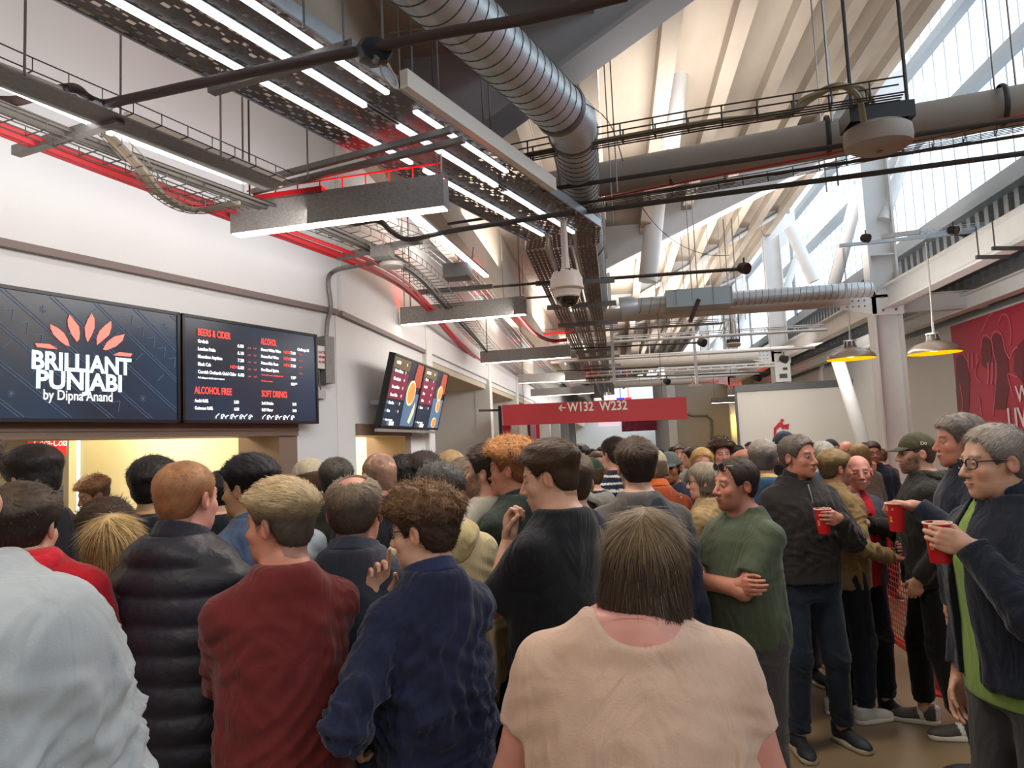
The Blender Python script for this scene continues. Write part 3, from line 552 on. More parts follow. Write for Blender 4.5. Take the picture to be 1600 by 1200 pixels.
# --- perforated trays: three lanes, A stretch then bend to B
def hole(i, j, nx, ny):
    jj = j % 12; return (i % 4 in (1, 2) and jj in (1, 2, 3, 7, 8) and (i//4+j//6) % 2 == 0) or (i % 5 == 2 and jj in (4, 5, 10, 11)) or (i in (1, nx-2) and jj in (2, 3, 4, 8, 9))
def hole2(i, j, nx, ny): return (i % 3 == 1) and (j % 4 in (0, 1))
ZT = 3.7
lanesA = [(-2.93, -2.715), (-2.70, -2.46), (-2.43, -2.19)]; lanesB = [(-.80, -.60), (-.54, -.35), (-.29, -.10)]
mB = [((n0+.337*6.35)/.9415, (n1+.337*6.35)/.9415) for n0, n1 in lanesA]
tlab = ['left of three perforated cable trays running down the ceiling', 'middle of three perforated cable trays running down the ceiling', 'right of three perforated cable trays, beside the spiral duct']
for (a0, a1), (b0, b1), lb in zip(lanesA, lanesB, tlab):
    t = empty('cable_tray', (b0, 10, ZT), lb, 'cable tray')
    def ap(n, s): return nA*n+dA*s+UP*ZT
    s0_, s1_ = 0., 6.0
    y1_ = lambda n: None
    m_ = MB(); perf_plate(m_, ap(a0, s0_), nA, dA, a1-a0, s1_-s0_, .011, .013, hole); m_.build('tray_bed', M_tray, t, kind='stuff')
    m_ = MB(); eA = ap(a0, s1_); eA2 = ap(a1, s1_); B0_ = np.array([b0, 7.0, ZT]); B1_ = np.array([b1, 7.0, ZT])
    perf_plate(m_, eA, nA, B0_-eA, a1-a0, np.linalg.norm(B0_-eA), .0145, .02, hole2); m_.add([eA2, eA2, B1_, B1_], [])
    m_.build('tray_bend', M_tray, t)
    m_ = MB(); perf_plate(m_, B0_, LT, FR, b1-b0, 24, .0145, .03, hole2); m_.build('tray_bed', M_tray, t, kind='stuff')
    for n, bx in ((a0, b0), (a1, b1)):
        MB().beam(ap(n, s0_)+UP*.03, ap(n, s1_)+UP*.03, .012, .07).beam(ap(n, s1_)+UP*.03, np.array([bx, 7.0, ZT+.03]), .012, .07).beam((bx, 7, ZT+.03), (bx, 31, ZT+.03), .012, .07).build('side_flange', M_galv, t)
# LED battens clipped under tray edges
bt = [(-2.72, .6, 3.85), (-2.72, 4.0, 5.9), (-2.455, .6, 3.05), (-2.455, 3.35, 4.55), (-2.455, 4.7, 6.0), (-2.26, .3, 3.0), (-2.26, 3.25, 4.35)]
for k_, (n, sa, sb_) in enumerate(bt):
    p_ = nA*n+UP*(ZT-.012)
    t = empty('led_batten', p_+dA*sa, ['white light batten far upper left under the left tray', 'white light batten under the left tray, before its bend', 'white light batten upper left under the middle tray', 'white light batten mid length under the middle tray', 'white light batten under the middle tray by the bend', 'white light batten at the top of the picture under the right tray', 'white light batten under the right tray below the floodlight'][k_], 'light')
    MB().beam(p_+dA*sa, p_+dA*sb_, .027, .014).build('diffuser', M_led2, t); MB().beam(p_+dA*sa+UP*.014, p_+dA*sb_+UP*.014, .04, .012).build('housing', M_white, t)
# cream side rail along the right tray
MB().beam(nA*-2.15+dA*3.0+UP*3.74, nA*-2.15+dA*4.9+UP*3.74, .05, .10).build('side_rail', mat('cream_rail', 'e6ded2', .5), label='cream side rail along the right perforated tray', cat='rail')
# --- struts
def strut(a, b, Zs, label, w_=.042, drop=None):
    A = at(*a, Z=Zs) if drop is None else at(*a, D=drop); B = at(*b, Z=Zs) if drop is None else at(*b, D=drop)
    m_ = MB(); m_.beam(A, B, w_, w_); n_ = int(np.linalg.norm(B-A)/.08)
    o = m_.build('strut', M_galvd, label=label, cat='strut')
    return A, B
strut((25, 237), (188, 186), 3.45, 'grey slotted strut under the left cable run, by the left wall', .05)
strut((0, 270), (0, 270), 3.45, 'x', .05) if 0 else None
strut((330, 140), (555, 72), 3.62, 'grey strut under the perforated trays left of the floodlight', .05)
strut((395, 285), (705, 203), 3.6, 'long thin strut above the nearest linear light', .035)
strut((395, 300), (725, 218), 3.58, 'second thin strut above the nearest linear light', .035)
strut((528, 402), (658, 375), 3.45, 'grey strut under the cable run behind the nearest light', .05)
strut((640, 458), (770, 448), 3.5, 'grey strut holding the cable run above the second light', .05)
strut((855, 481), (963, 473), 3.62, 'grey strut under trays below the dome camera', .06)
strut((872, 509), (965, 503), 3.62, 'next grey strut under trays below the dome camera', .06)
strut((900, 551), (965, 545), 3.62, 'far grey strut under the trays', .06)
for i_, (a, b) in enumerate((((837, 443), (960, 438)), ((905, 560), (968, 556)), ((912, 573), (970, 570)), ((918, 585), (972, 582)))): strut(a, b, 3.6, ['grey strut behind the dome camera', 'thin far strut under trays, upper of three', 'thin far strut under trays, middle of three', 'thin far strut under trays, lowest of three'][i_], .05)
# --- left cable run: baskets, red pipes, battens along wall A then B
ZL = 3.45
def run(px, Zs=ZL, n=5): return bezier([at(x, y, Z=Zs) for x, y in px], n)
redp = empty('red_pipe', at(200, 280, Z=ZL), 'pair of red cables running along the left wall', 'cable')
for dy, r in ((0, .016), (9, .022), (15, .016)):
    MB().tube(run([(-150, 135+dy), (0, 193+dy), (180, 262+dy), (380, 335+dy), (470, 367+dy), (600, 418+dy), (665, 470+dy*.8), (730, 545+dy*.5), (790, 590+dy*.3), (850, 625)]), r, 6).build('cable', M_redcab, redp)
dk = empty('black_cable_bundle', at(200, 240, Z=ZL), 'black cable bundle beside the red cables', 'cable')
for dy, r in ((0, .018), (5, .014), (-7, .012)): MB().tube(run([(-150, 105+dy), (0, 168+dy), (200, 245+dy), (400, 318+dy), (520, 362+dy), (640, 420+dy), (700, 480+dy), (770, 560)]), r, 6).build('cable', M_dark, dk)
MB().beam(at(-120, 70, Z=ZL), at(430, 292, Z=ZL), .18, .01).build('solid_tray', M_galvd, label='flat grey cable tray along the left wall', cat='cable tray')
for k_, (a, b, l) in enumerate((((-60, 88), (170, 178), 'white light batten at the left edge of the picture'), ((170, 205), (385, 285), 'white light batten on the left cable run above the menu screens'), ((640, 330), (760, 432), 'white light strip in the cable run above the second light'), ((0, 130), (140, 190), 'lower white light batten at the left edge'))):
    A, B = at(*a, Z=ZL+.02), at(*b, Z=ZL+.02); t = empty('led_batten', A, l, 'light'); MB().beam(A, B, .05, .018).build('diffuser', M_led2, t); MB().beam(A+UP*.018, B+UP*.018, .06, .02).build('housing', M_white, t)
MB().beam(at(195, 186, Z=3.55), at(440, 284, Z=3.55), .02, .075).build('side_rail', mat('cream_rail'), label='cream side rail of the left cable run', cat='rail')
def basket(name, pts, wd, hh, label, m=M_dark, step=.12, r=.0035, side=None):
    t = empty(name, pts[0], label, 'cable basket'); L_ = MB()
    P_ = [np.array(p) for p in pts]; sd = []
    for i in range(len(P_)):
        d = unit(P_[min(i+1, len(P_)-1)]-P_[max(0, i-1)]); sd.append(unit(np.cross(d, UP)))
    for ox, oz in ((-.5, 1), (-.5, 0), (-.17, 0), (.17, 0), (.5, 0), (.5, 1)): L_.tube([p+s_*ox*wd+UP*oz*hh for p, s_ in zip(P_, sd)], r, 4)
    L_.build('long_wires', m, t); X_ = MB(); acc = 0
    for i in range(len(P_)-1):
        seg = np.linalg.norm(P_[i+1]-P_[i]); k_ = acc
        while k_ < seg:
            p = P_[i]+(P_[i+1]-P_[i])*k_/seg; s_ = sd[i]
            X_.tube([p-s_*.5*wd+UP*hh, p-s_*.5*wd, p+s_*.5*wd, p+s_*.5*wd+UP*hh], r, 4); k_ += step
        acc = k_-seg
    X_.build('cross_wires', m, t, kind='stuff')
    return t
basket('wire_basket', run([(-100, 65), (0, 108), (200, 190), (440, 290)], 3.5), .2, .06, 'wire cable basket at the upper left along the wall', step=.16)
basket('wire_basket', run([(-40, 170), (200, 262), (375, 330)], 3.4), .16, .05, 'wire basket carrying red cables above the left wall', step=.14)
basket('wire_basket', run([(500, 352), (600, 395), (690, 462), (770, 552), (850, 612)], 3.45), .3, .06, 'wire cable basket behind the nearest light, curving away', step=.14)
basket('wire_basket', run([(590, 350), (680, 392), (760, 470), (820, 545), (880, 600)], 3.62), .22, .06, 'wire cable basket right of the curving run', m=M_galv, step=.14)
bs = basket('wire_basket', bezier([at(105, 150, Z=3.55), at(150, 195, Z=3.5), at(215, 262, Z=3.35), at(250, 305, Z=3.3), at(300, 330, Z=3.3), at(370, 320, Z=3.32)], 5), .09, .05, 'curved wire basket dropping with beige cables to the nearest light', step=.07)
for o_ in (-.02, .0, .02): MB().tube([p+UP*.012+np.array([o_, 0, 0]) for p in bezier([at(100, 148, Z=3.57), at(150, 195, Z=3.5), at(215, 262, Z=3.35), at(250, 305, Z=3.3), at(300, 330, Z=3.3), at(370, 320, Z=3.32)], 5)], .012, 6).build('beige_cable', mat('beige_cable', '6b5d4d', .5), bs)
# junction boxes hanging from the cable run
for (x, y, s_, l) in ((598, 395, .09, 'small steel junction box hanging from the cable run'), (715, 425, .13, 'larger steel junction box on the cable run above the second light')):
    c = at(x, y, Z=3.4); t = empty('ceiling_box', c, l, 'box'); MB().box(c, (s_*1.8, s_*1.6, s_)).build('case', M_galvd, t); MB().tube(bezier([c+UP*s_*.5, c+np.array([.03, 0, .16]), c+np.array([.12, .05, .12]), c+np.array([.14, .1, .25])], 5), .007, 6).build('flex_cable', mat('white_cable', 'cfcac4', .5), t)
c = at(612, 412, Z=3.38); MB().lathe([(.0, -.03), (.10, -.03), (.11, 0), (.07, .03), (0, .03)], c, 24).build('access_point', mat('ap_white', 'bdb6b0', .5), label='round pale wifi disc under the cable run', cat='access point')
# --- spiral duct
def spiral(pts, r, name='duct_section', parent=None, pitch=.13):
    L_ = MB().tube(pts, r, 36); L_.build(name, M_spd, parent); sm_ = MB(); acc = 0.
    for i in range(len(pts)-1):
        a, b = np.array(pts[i]), np.array(pts[i+1]); seg = np.linalg.norm(b-a); d = (b-a)/seg; sd, u = frame(d); k_ = acc
        while k_ < seg:
            c = a+d*k_; an = np.arange(0, 25)*2*math.pi/24
            sm_.tube([c+d*(x/(2*math.pi)*pitch)+(r+.001)*(math.cos(x)*sd+math.sin(x)*u) for x in an], .0045, 4, cap=False); k_ += pitch
        acc = k_-seg
    sm_.build('seam', mat('duct_seam', '5a5f62', .5, metal=.6), parent, kind='stuff')
M_spd = mat('spiral_duct', 'c6cdd0', .36, metal=.4, var=.08, vscale=6)
dct = empty('spiral_duct', at(830, 130, Z=4.6), 'large galvanised spiral air duct crossing the ceiling and turning down the concourse', 'duct')
ZD = 4.12; RD = .178
nd = (nA@at(800, 93, Z=ZD)+nA@at(905, 205, Z=ZD))/2; pA0 = nA*nd+UP*ZD; xb_ = -.2; sB = (xb_-nd*.9415)/.337
P_a = pA0+dA*-.5; P_e = np.array([xb_, (pA0+dA*sB)[1], ZD])
spiral([P_a, P_e-dA*.2], RD, parent=dct, pitch=.1); spiral([P_e-dA*.2, P_e, P_e+FR*.2], RD+.005, parent=dct, pitch=5); spiral([P_e+FR*.2, np.array([xb_, 12.2, ZD])], RD, parent=dct, pitch=.1)
for c_, a_x in ((P_e-dA*.2, dA), (P_e+FR*.2, FR), (np.array([xb_, 8.4, ZD]), FR)): MB().lathe([(RD+.006, -.03), (RD+.016, 0), (RD+.006, .03)], c_, 32, a_x).build('collar', M_galvd, dct)
# rectangular duct and small spiral duct at Y 12
rd_ = empty('rectangular_duct', at(1090, 468, Y=12.2), 'pale blue-grey rectangular duct box above the nearest cross tube', 'duct')
a_ = at(1040, 484, Y=12.2); b_ = at(1141, 450, Y=12.2); MB().bb((a_[0], 12.0, a_[2]), (b_[0], 12.6, b_[2])).build('body', mat('duct_bluegrey', 'a8b6bb', .45, metal=.3), rd_)
for x in (a_[0]+.01, a_[0]+.18, b_[0]-.3, b_[0]-.01): MB().bb((x-.008, 11.985, a_[2]), (x+.008, 12.0, b_[2])).build('flange', M_galv, rd_)
zc = (a_[2]+b_[2])/2
sd2 = empty('spiral_duct', (b_[0], 12.3, zc), 'small horizontal spiral duct running to the near column', 'duct'); M_spd = M_spd
spiral([(b_[0], 12.3, zc-.02), (4.25, 12.3, zc-.02)], .125, parent=sd2, pitch=.1)
el = empty('duct_elbow', (a_[0], 12.3, zc), 'short silver duct elbow left of the rectangular duct', 'duct'); spiral([(a_[0], 12.3, zc-.03), (a_[0]-.45, 12.3, zc-.03)], .14, parent=el, pitch=.16); MB().lathe([(.14, 0), (.19, .1), (.2, .3)], (a_[0]-.45, 12.3, zc-.03), 24, (-1, 0, -.1)).build('flare', M_spd, el)
# --- insulated cross pipe, near
ip = empty('insulated_pipe', at(1200, 240, Z=4.2), 'thick beige insulated pipe crossing the upper right', 'pipe')
pa_, pb_ = at(800, 305, Z=4.2), at(1720, 142, Z=4.2)
MB().tube([pa_, pb_], .155, 24).build('pipe_lagging', mat('beige_lagging', 'a79d93', .6, var=.05, vscale=6), ip)
for x, y in ((1048, 262), (1293, 212), (1565, 165)): c = at(x, y, Z=4.2); MB().lathe([(.158, -.02), (.165, 0), (.158, .02)], c, 24, pb_-pa_).build('clamp', M_dark, ip)
MB().tube([at(900, 318, Z=4.02), at(1640, 172, Z=4.02)], .008, 6).build('fire_cable', M_redcab, label='thin red cable under the thick beige pipe', cat='cable')
for (a, b, z_, r, l) in (((830, 300), (1600, 185), 3.95, .02, 'grey conduit below the beige pipe, upper'), ((790, 348), (1640, 234), 3.75, .022, 'long dark conduit crossing above the dome camera'), ((700, 350), (1640, 205), 3.85, .014, 'thin dark conduit above the long one'), ((640, 460), (900, 437), 3.6, .016, 'dark conduit at the dome camera, left part'), ((880, 440), (1160, 420), 3.75, .022, 'dark conduit ending at a small black spotlight'),
                         ((880, 545), (1100, 535), 3.7, .02, 'thin conduit crossing below the white tube'), ((870, 580), (1180, 566), 3.6, .02, 'far thin conduit above the red sign'), ((700, 475), (860, 463), 3.7, .015, 'thin conduit left of the dome camera'), ((900, 592), (1230, 580), 3.5, .02, 'farthest thin conduit above the red sign')):
    MB().tube([at(*a, Z=z_), at(*b, Z=z_)], r, 8).build('conduit', M_dark, label=l, cat='conduit')
MB().tube(bezier([at(x, y, Z=3.5) for x, y in ((0, 158), (30, 157), (75, 145), (115, 138), (135, 152), (160, 163), (200, 155), (300, 133), (420, 107), (560, 80), (690, 52), (830, 28), (980, -8))], 6), .024, 10).build('conduit', mat('conduit_redlit', '4a3b3a', .5, metal=.1), label='dark conduit from the left wall carrying the floodlight', cat='conduit')  # red uplight reflection put into the conduit's dark colour
MB().tube(bezier([at(x, y, Z=3.42) for x, y in ((545, 352), (590, 345), (612, 362), (640, 374), (700, 362), (800, 346), (900, 331))], 6), .02, 8).build('conduit', M_dark, label='bent dark conduit behind the nearest light', cat='conduit')
# baskets crossing
for k_, (y0_, z_, x0_, x1_, l) in enumerate(((14.5, 3.75, -1.2, 4.2, 'pale conduit crossing beyond the nearest white cross tube'), (16.2, 3.6, -1.4, 4.4, 'second pale conduit crossing beyond the nearest cross tube'), (18.4, 3.9, -1.4, 4.5, 'third pale conduit crossing, before the second cross tube'), (22.5, 3.6, -1.4, 4.4, 'fourth pale conduit crossing, beyond the second cross tube'), (25, 3.9, -1.4, 4.4, 'fifth pale conduit crossing, far down the roof'))):
    MB().tube([(x0_, y0_, z_), (x1_, y0_+.2, z_)], .03, 6).build('conduit', M_white, label=l, cat='conduit')
for k_, (y0_, z_, l) in enumerate(((15.2, 3.85, 'pale wire basket crossing the mid-distance roof'), (19.6, 3.55, 'pale wire basket crossing just before the second column'), (24, 3.7, 'far pale wire basket crossing the roof'))): basket('wire_basket', [(-1.3, y0_, z_), (4.3, y0_+.2, z_)], .25, .09, l, m=M_white, step=.3, r=.012)
basket('wire_basket', [at(700, 272, Z=4.0), at(880, 236, Z=4.0), at(1100, 198, Z=4.0), at(1410, 150, Z=4.0)], .12, .11, 'wire basket crossing in front of the beige pipe', step=.24, r=.006)
MB().tube(bezier([at(700, 266, Z=4.02), at(880, 232, Z=4.02), at(1100, 192, Z=4.02), at(1230, 178, Z=4.02), at(1270, 150, Z=4.15), at(1310, 134, Z=4.15), at(1340, 150, Z=4.05), at(1350, 190, Z=3.9)], 6), .022, 8).build('beige_cable', mat('beige_cable2', '8d8066', .5), label='beige cables in the crossing basket looping to the hanging unit', cat='cable')
basket('wire_basket', [at(880, 333, Z=3.9), at(1200, 280, Z=3.9), at(1600, 200, Z=3.9)], .1, .05, 'lower wire basket under the beige pipe', step=.2, r=.004)
basket('wire_basket', [at(850, 522, Z=3.7), at(960, 515, Z=3.7), at(1130, 505, Z=3.7)], .2, .06, 'far wire basket just under the white cross tube', m=M_galv, step=.3, r=.006)
MB().tube(bezier([at(x, y, Z=3.45) for x, y in ((800, 478), (812, 495), (835, 520), (860, 532), (886, 531))], 6), .03, 8).build('red_cable_drop', M_redcab, label='bright red cable curving down right of the second light', cat='cable')
# --- hanging heater/AP unit upper right
hu = empty('hanging_unit', at(1372, 225, Z=3.85), 'large beige oval ceiling unit hanging upper right', 'ceiling unit')
c = at(1371, 205, Z=3.92); axr = unit(pb_-pa_); M_unit = mat('unit_beige', 'a89b8f', .5)
dc_ = .052*1120/1120
D_ = (c-CAM)@_F; rr_ = 51*D_/1120
MB().lathe([(0, -.19), (rr_*.7, -.185), (rr_*.96, -.15), (rr_, -.1), (rr_*.97, -.03), (rr_*.8, .0), (0, .01)], c+UP*.04, 36, (0, 0, 1), sx=1, sy=.8).build('housing', M_unit, hu)
MB().bb(c+np.array([-.22, -.12, .04]), c+np.array([.22, .12, .16])).build('top_box', M_black, hu)
MB().lathe([(0, -.012), (.02, -.01), (.02, 0)], c+UP*-.15, 12).build('sensor', mat('sensor_grey', '80766c', .4), hu)
for dx in (-.16, .22): MB().tube([c+np.array([dx, 0, .12]), c+np.array([dx, 0, 2.3])], .014, 6).build('hanger', M_dark, hu); 
for k_, x0 in enumerate((1345, 1352, 1366)): MB().tube(bezier([at(x0, 188, Z=4.0), at(x0-2, 160, Z=4.1), at(x0-14, 140, Z=4.12), at(x0-36, 134, Z=4.12), at(1275-k_*8, 152, Z=4.1), at(1240, 176, Z=4.02)], 6), .014, 8).build('hose', mat('hose_beige', 'a99e84', .5), hu)
# far smaller unit
c = at(1146, 538, Z=3.6); hu2 = empty('hanging_unit', c, 'small beige oval ceiling unit hanging mid-picture', 'ceiling unit'); MB().lathe([(0, -.06), (.13, -.05), (.15, 0), (.12, .03), (0, .04)], c, 24).build('housing', M_unit, hu2); MB().bb(c+np.array([-.13, -.05, .03]), c+np.array([.13, .05, .1])).build('top_box', M_dark, hu2)
for dx in (-.06, .0, .06): MB().tube(bezier([c+np.array([dx, 0, .1]), c+np.array([dx-.01, 0, .45]), c+np.array([dx-.1, 0, .52]), c+np.array([dx-.2, 0, .3])], 5), .01, 6).build('hose', mat('hose_beige'), hu2)
for dx in (-.03, .13): MB().tube([c+np.array([dx, 0, .1]), c+np.array([dx, 0, 2.6])], .012, 6).build('hanger', M_dark, hu2)
c = at(1085, 603, Z=3.3); hu3 = empty('hanging_unit', c, 'tiny white ceiling unit hanging far away above the sign', 'ceiling unit'); MB().bb(c+np.array([-.18, -.1, -.03]), c+np.array([.18, .1, .05])).build('housing', M_unit, hu3)
for dx in (-.06, .06): MB().tube([c+UP*.05+LT*dx, c+UP*.7+LT*dx], .02, 6).build('hose', mat('hose_beige'), hu3)
# --- dome camera
Dc = 5.2; c = at(885, 440, D=Dc); u_ = Dc/1120; dm = empty('dome_camera', c, 'large white hanging dome security camera with black lens bowl', 'camera')
M_cam = mat('camera_white', 'cdbdb2', .4)
MB().lathe([(0, 20*u_), (8*u_, 20*u_), (20*u_, 15*u_), (25*u_, 4*u_), (25.5*u_, -6*u_), (26.5*u_, -9*u_), (26.5*u_, -12*u_), (22*u_, -15*u_), (20*u_, -22*u_), (19.5*u_, -24*u_)], c, 36).build('housing', M_cam, dm)
MB().lathe([(19*u_, -22*u_), (18.5*u_, -28*u_), (15*u_, -35*u_), (8*u_, -40*u_), (0, -41.5*u_)], c, 36).build('dome', mat('dome_glass', '1a1414', .08, coat=1.), dm)
MB().lathe([(20*u_, -22*u_), (21*u_, -24*u_), (19.4*u_, -26*u_)], c, 36).build('trim_ring', M_cam, dm)
MB().lathe([(7*u_, 20*u_), (6.5*u_, 28*u_), (5.5*u_, 40*u_), (5*u_, 96*u_), (7*u_, 98*u_)], c, 20).build('drop_pole', M_cam, dm)
for dx in (-9, 2, 6): MB().lathe([(0, .012), (.01, .012), (.012, 0)], c+np.array([dx*u_, -21*u_*.8, 14*u_]), 10, (0, -1, .3)).build('bolt', M_black, dm)
# --- floodlight on conduit
c = at(583, 82, Z=3.5); fl = empty('floodlight', c, 'black octagonal floodlight clamped on the conduit, upper middle', 'floodlight')
dd = (c-CAM)@_F/1120
axf = unit(np.array([.35, -.55, -.15]))
MB().lathe([(0, -.05), (23*dd, -.05), (26*dd, -.02), (26*dd, .03), (22*dd, .06), (0, .06)], c, 8, axf, sx=1.12, sy=.85).build('housing', M_black, fl)
MB().lathe([(0, .066), (20*dd, .065), (21*dd, .058)], c, 8, axf, sx=1.12, sy=.85).build('lens', mat('lens_dark', '222226', .1), fl)
MB().beam(c-axf*.0+np.array([-.05, 0, .03]), c+np.array([.0, 0, -.06])+axf*.07, .012, .03).build('yoke', mat('yoke_grey', '77706c', .4), fl)
MB().tube(bezier([c+np.array([.03, 0, -.05]), at(598, 118, Z=3.45), at(618, 138, Z=3.45), at(620, 128, Z=3.5), at(606, 100, Z=3.5)], 5), .006, 6).build('cable', mat('white_cable'), fl)
for (x, y, z_, s_, l) in ((1163, 419, 3.75, .07, 'small black spotlight at the end of the mid conduit'), (1097, 535, 3.7, .09, 'small black spotlight below the white cross tube'), (1042, 596, 3.5, .1, 'small black spotlight above the red sign'), (1184, 590, 3.6, .12, 'small black spotlight near the far luminaires'), (1353, 372, 3.9, .05, 'black clamp spotlight left on the pendant bar'), (1490, 360, 3.9, .055, 'black clamp spotlight right on the pendant bar'), (1225, 561, 3.6, .1, 'small black spotlight beside the second column')):
    c = at(x, y, Z=z_); t = empty('spotlight', c, l, 'spotlight'); a2 = unit(np.array([.5, -.6, -.3])); MB().lathe([(0, -s_), (s_*.8, -s_*.9), (s_, -.3*s_), (s_, s_*.7), (0, s_*.7)], c, 12, a2).build('housing', M_black, t); MB().tube([c, c+UP*s_*1.8], s_*.15, 6).build('clamp', M_dark, t)
# --- pendants
def pendant(px, py, Zp, top, rpx, label):
    c = at(px, py, Z=Zp); D_ = (c-CAM)@_F; r = rpx*D_/1120; t = empty('pendant_lamp', c, label, 'pendant lamp')
    pr_ = [(r, 0), (r*1.0, .02*r), (r*.95, .16*r), (r*.72, .36*r), (r*.42, .46*r), (r*.26, .5*r)]
    MB().lathe(pr_, c, 40).build('shade', mat('shade_taupe', '7a6c60', .3, coat=.5), t)
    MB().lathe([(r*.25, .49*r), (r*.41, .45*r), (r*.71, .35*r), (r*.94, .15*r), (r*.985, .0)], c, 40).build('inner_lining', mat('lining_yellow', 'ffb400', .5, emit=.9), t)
    MB().lathe([(0, .0), (r*.16, .03*r), (r*.2, .2*r), (r*.1, .35*r)], c+UP*.02, 16).build('bulb', mat('bulb_warm', 'ffe0a0', .5, emit=6), t)
    MB().lathe([(r*.27, .5*r), (r*.24, .66*r), (r*.2, .76*r)], c, 20).build('neck', M_dark, t)
    MB().lathe([(r*.27, .76*r), (r*.27, .82*r), (r*.05, .84*r)], c, 20).build('cap', mat('cap_silver', 'c8c6c2', .35, metal=.5), t)
    for a in range(8): x_ = math.cos(a*math.pi/4)*r*.25; y_ = math.sin(a*math.pi/4)*r*.25; MB().beam(c+np.array([x_, y_, .5*r]), c+np.array([x_*.9, y_*.9, .77*r]), .012, .008).build('rib', mat('cap_silver'), t)
    tp = at(*top, Y=c[1]-0.05); ch = MB(); n_ = 40; a0 = c+UP*.84*r; 
    MB().tube(bezier([a0, a0*.6+tp*.4+LT*.01, tp], 5), .007, 6).build('cord', mat('white_cable'), t)
    for k_ in range(0, 36): p_ = a0+(tp-a0)*(k_+.5)/36+LT*.02; ch.tube([p_+UP*.014+LT*.003, p_-UP*.014-LT*.003], .0045, 4)
    ch.build('chain', M_galv, t, kind='stuff')
    return c
pendant(1330, 561, 2.75, (1317, 388), 36, 'left yellow-lined pendant lamp, in front of the column')
pendant(1460, 552, 2.75, (1446, 378), 38.5, 'right yellow-lined pendant lamp, beside the mural')
pendant(1153, 651, 2.75, (1153, 600), 12, 'tiny far yellow pendant lamp beside the partition')
pbz = at(1317, 385, Z=3.85); pe_ = at(1500, 365, Z=3.85)
pbr = empty('pendant_bar', pbz, 'steel bar carrying both pendant lamps and clamp spotlights', 'bar')
yb = at(1330, 561, Z=2.75)[1]-.05
MB().beam(at(1312, 384, Y=yb), at(1560, 358, Y=yb), .045, .045).build('rail', M_galv, pbr); MB().beam(at(1378, 370, Y=yb), at(1438, 362, Y=yb), .05, .06).build('driver', mat('driver_white', 'b9b7b4', .4), pbr)
basket('wire_basket', [at(1435, 366, Y=yb), at(1590, 350, Y=yb)], .12, .05, 'short wire basket on top of the pendant bar', m=M_galv, step=.09)
MB().tube(bezier([at(1490, 360, Y=yb), at(1510, 368, Y=yb), at(1560, 352, Y=yb), at(1600, 330, Y=yb)], 5), .02, 6).build('black_cable', M_dark, pbr)
for a, b, l in (((1550, 388), (1605, 388), 'short dark bracket under the edge beam, upper'), ((1525, 402), (1577, 401), 'short dark bracket under the edge beam, lower')):
    A, B = at(*a, Y=8.6), at(*b, Y=8.6); t = empty('beam_bracket', A, l, 'bracket'); MB().beam(A, B, .04, .04).build('bar', M_dark, t); MB().tube([A+LT*.03, A+LT*.03+UP*.35], .008, 5).build('rod', M_dark, t)
# --- hanging rods
rods = [(38, 0, 117, 3.45), (188, 0, 205, 3.5), (345, 140, 243, 3.45), (475, 0, 45, 3.6), (537, 0, 70, 3.62), (481, 180, 280, 3.5), (598, 60, 0, 3.7), (625, 0, 125, 4.2), (645, 0, 135, 4.2), (757, 100, 225, 3.9), (768, 0, 230, 3.9), (885, 10, 300, 4.0), (965, 0, 300, 3.8), (958, 300, 350, 3.7), (1300, 0, 190, 4.1), (1310, 180, 290, 3.9),
        (380, 110, 300, 3.4), (690, 20, 270, 3.55), (632, 385, 480, 3.4), (818, 350, 460, 3.5), (1133, 300, 520, 3.6), (1147, 300, 540, 3.6), (1082, 310, 470, 3.9), (1072, 310, 500, 3.9), (1090, 300, 450, 3.9), (1035, 370, 560, 3.8), (1043, 375, 560, 3.8), (1050, 370, 540, 3.8), (1060, 360, 560, 3.8), (1108, 330, 560, 3.8), (1165, 310, 500, 3.8), (1115, 340, 520, 3.8),
        (1558, 120, 175, 4.2), (1590, 0, 160, 4.2), (900, 430, 480, 3.8), (718, 370, 440, 3.7), (728, 365, 440, 3.7), (748, 365, 460, 3.7), (787, 360, 470, 3.7), (1000, 540, 600, 3.4), (1018, 540, 600, 3.4), (1205, 400, 560, 3.6), (1150, 480, 600, 3.4), (930, 540, 600, 3.4), (1292, 150, 300, 4.1)]
M_rod = mat('threaded_rod', '8c8885', .4, metal=.6)
rs_ = []
for i_, (x, ya, yb_, z_) in enumerate(sorted(rods)):
    y0_ = max(ya, yb_); c = at(x, y0_, Z=z_); top = min(zt(max(c[0], -1.5))+.1, 8) if c[0] > -1.5 else 4.9
    MB().tube([c, (c[0], c[1], top)], .006 if z_ < 3.85 else .008, 5).build('threaded_rod', M_rod if i_ > 8 else M_galvd, label=ordn(i_+1)+' thin steel hanger rod counted from the left under the roof', cat='rod', group='thin hanger rods under the roof')
# verticals: pale uprights in the middle
for x, y0_, y1_, l in ((960, 310, 600, 'white upright post between trays and cross tube'), (1089, 500, 600, 'pale upright post under the white cross tube')):
    c = at(x, y1_, Y=13.5 if x < 1000 else 16); d_ = at(x, y0_, Y=13.5 if x < 1000 else 16); MB().beam(c, (c[0], c[1], d_[2]), .06, .06, LT).build('upright_post', M_white, label=l, cat='post')
MB().tube([at(1092, 468, Y=12), at(1078, 503, Y=12)], .04, 6).build('angled_sensor', M_dark, label='dark angled sensor tube in front of the cross tube', cat='sensor')
# roof down-tube seen top middle
MB().tube([at(1075, -10, Y=8), at(1047, 235, Y=8.6)], .11, 20).build('roof_tube', M_white, label='big vertical white tube behind the near raker beam', cat='tube')
MB().tube([at(1027, 300, Y=12.3), at(1012, 440, Y=12.3)], .16, 20).build('roof_tube', M_white, label='white tube below the second raker beam', cat='tube')
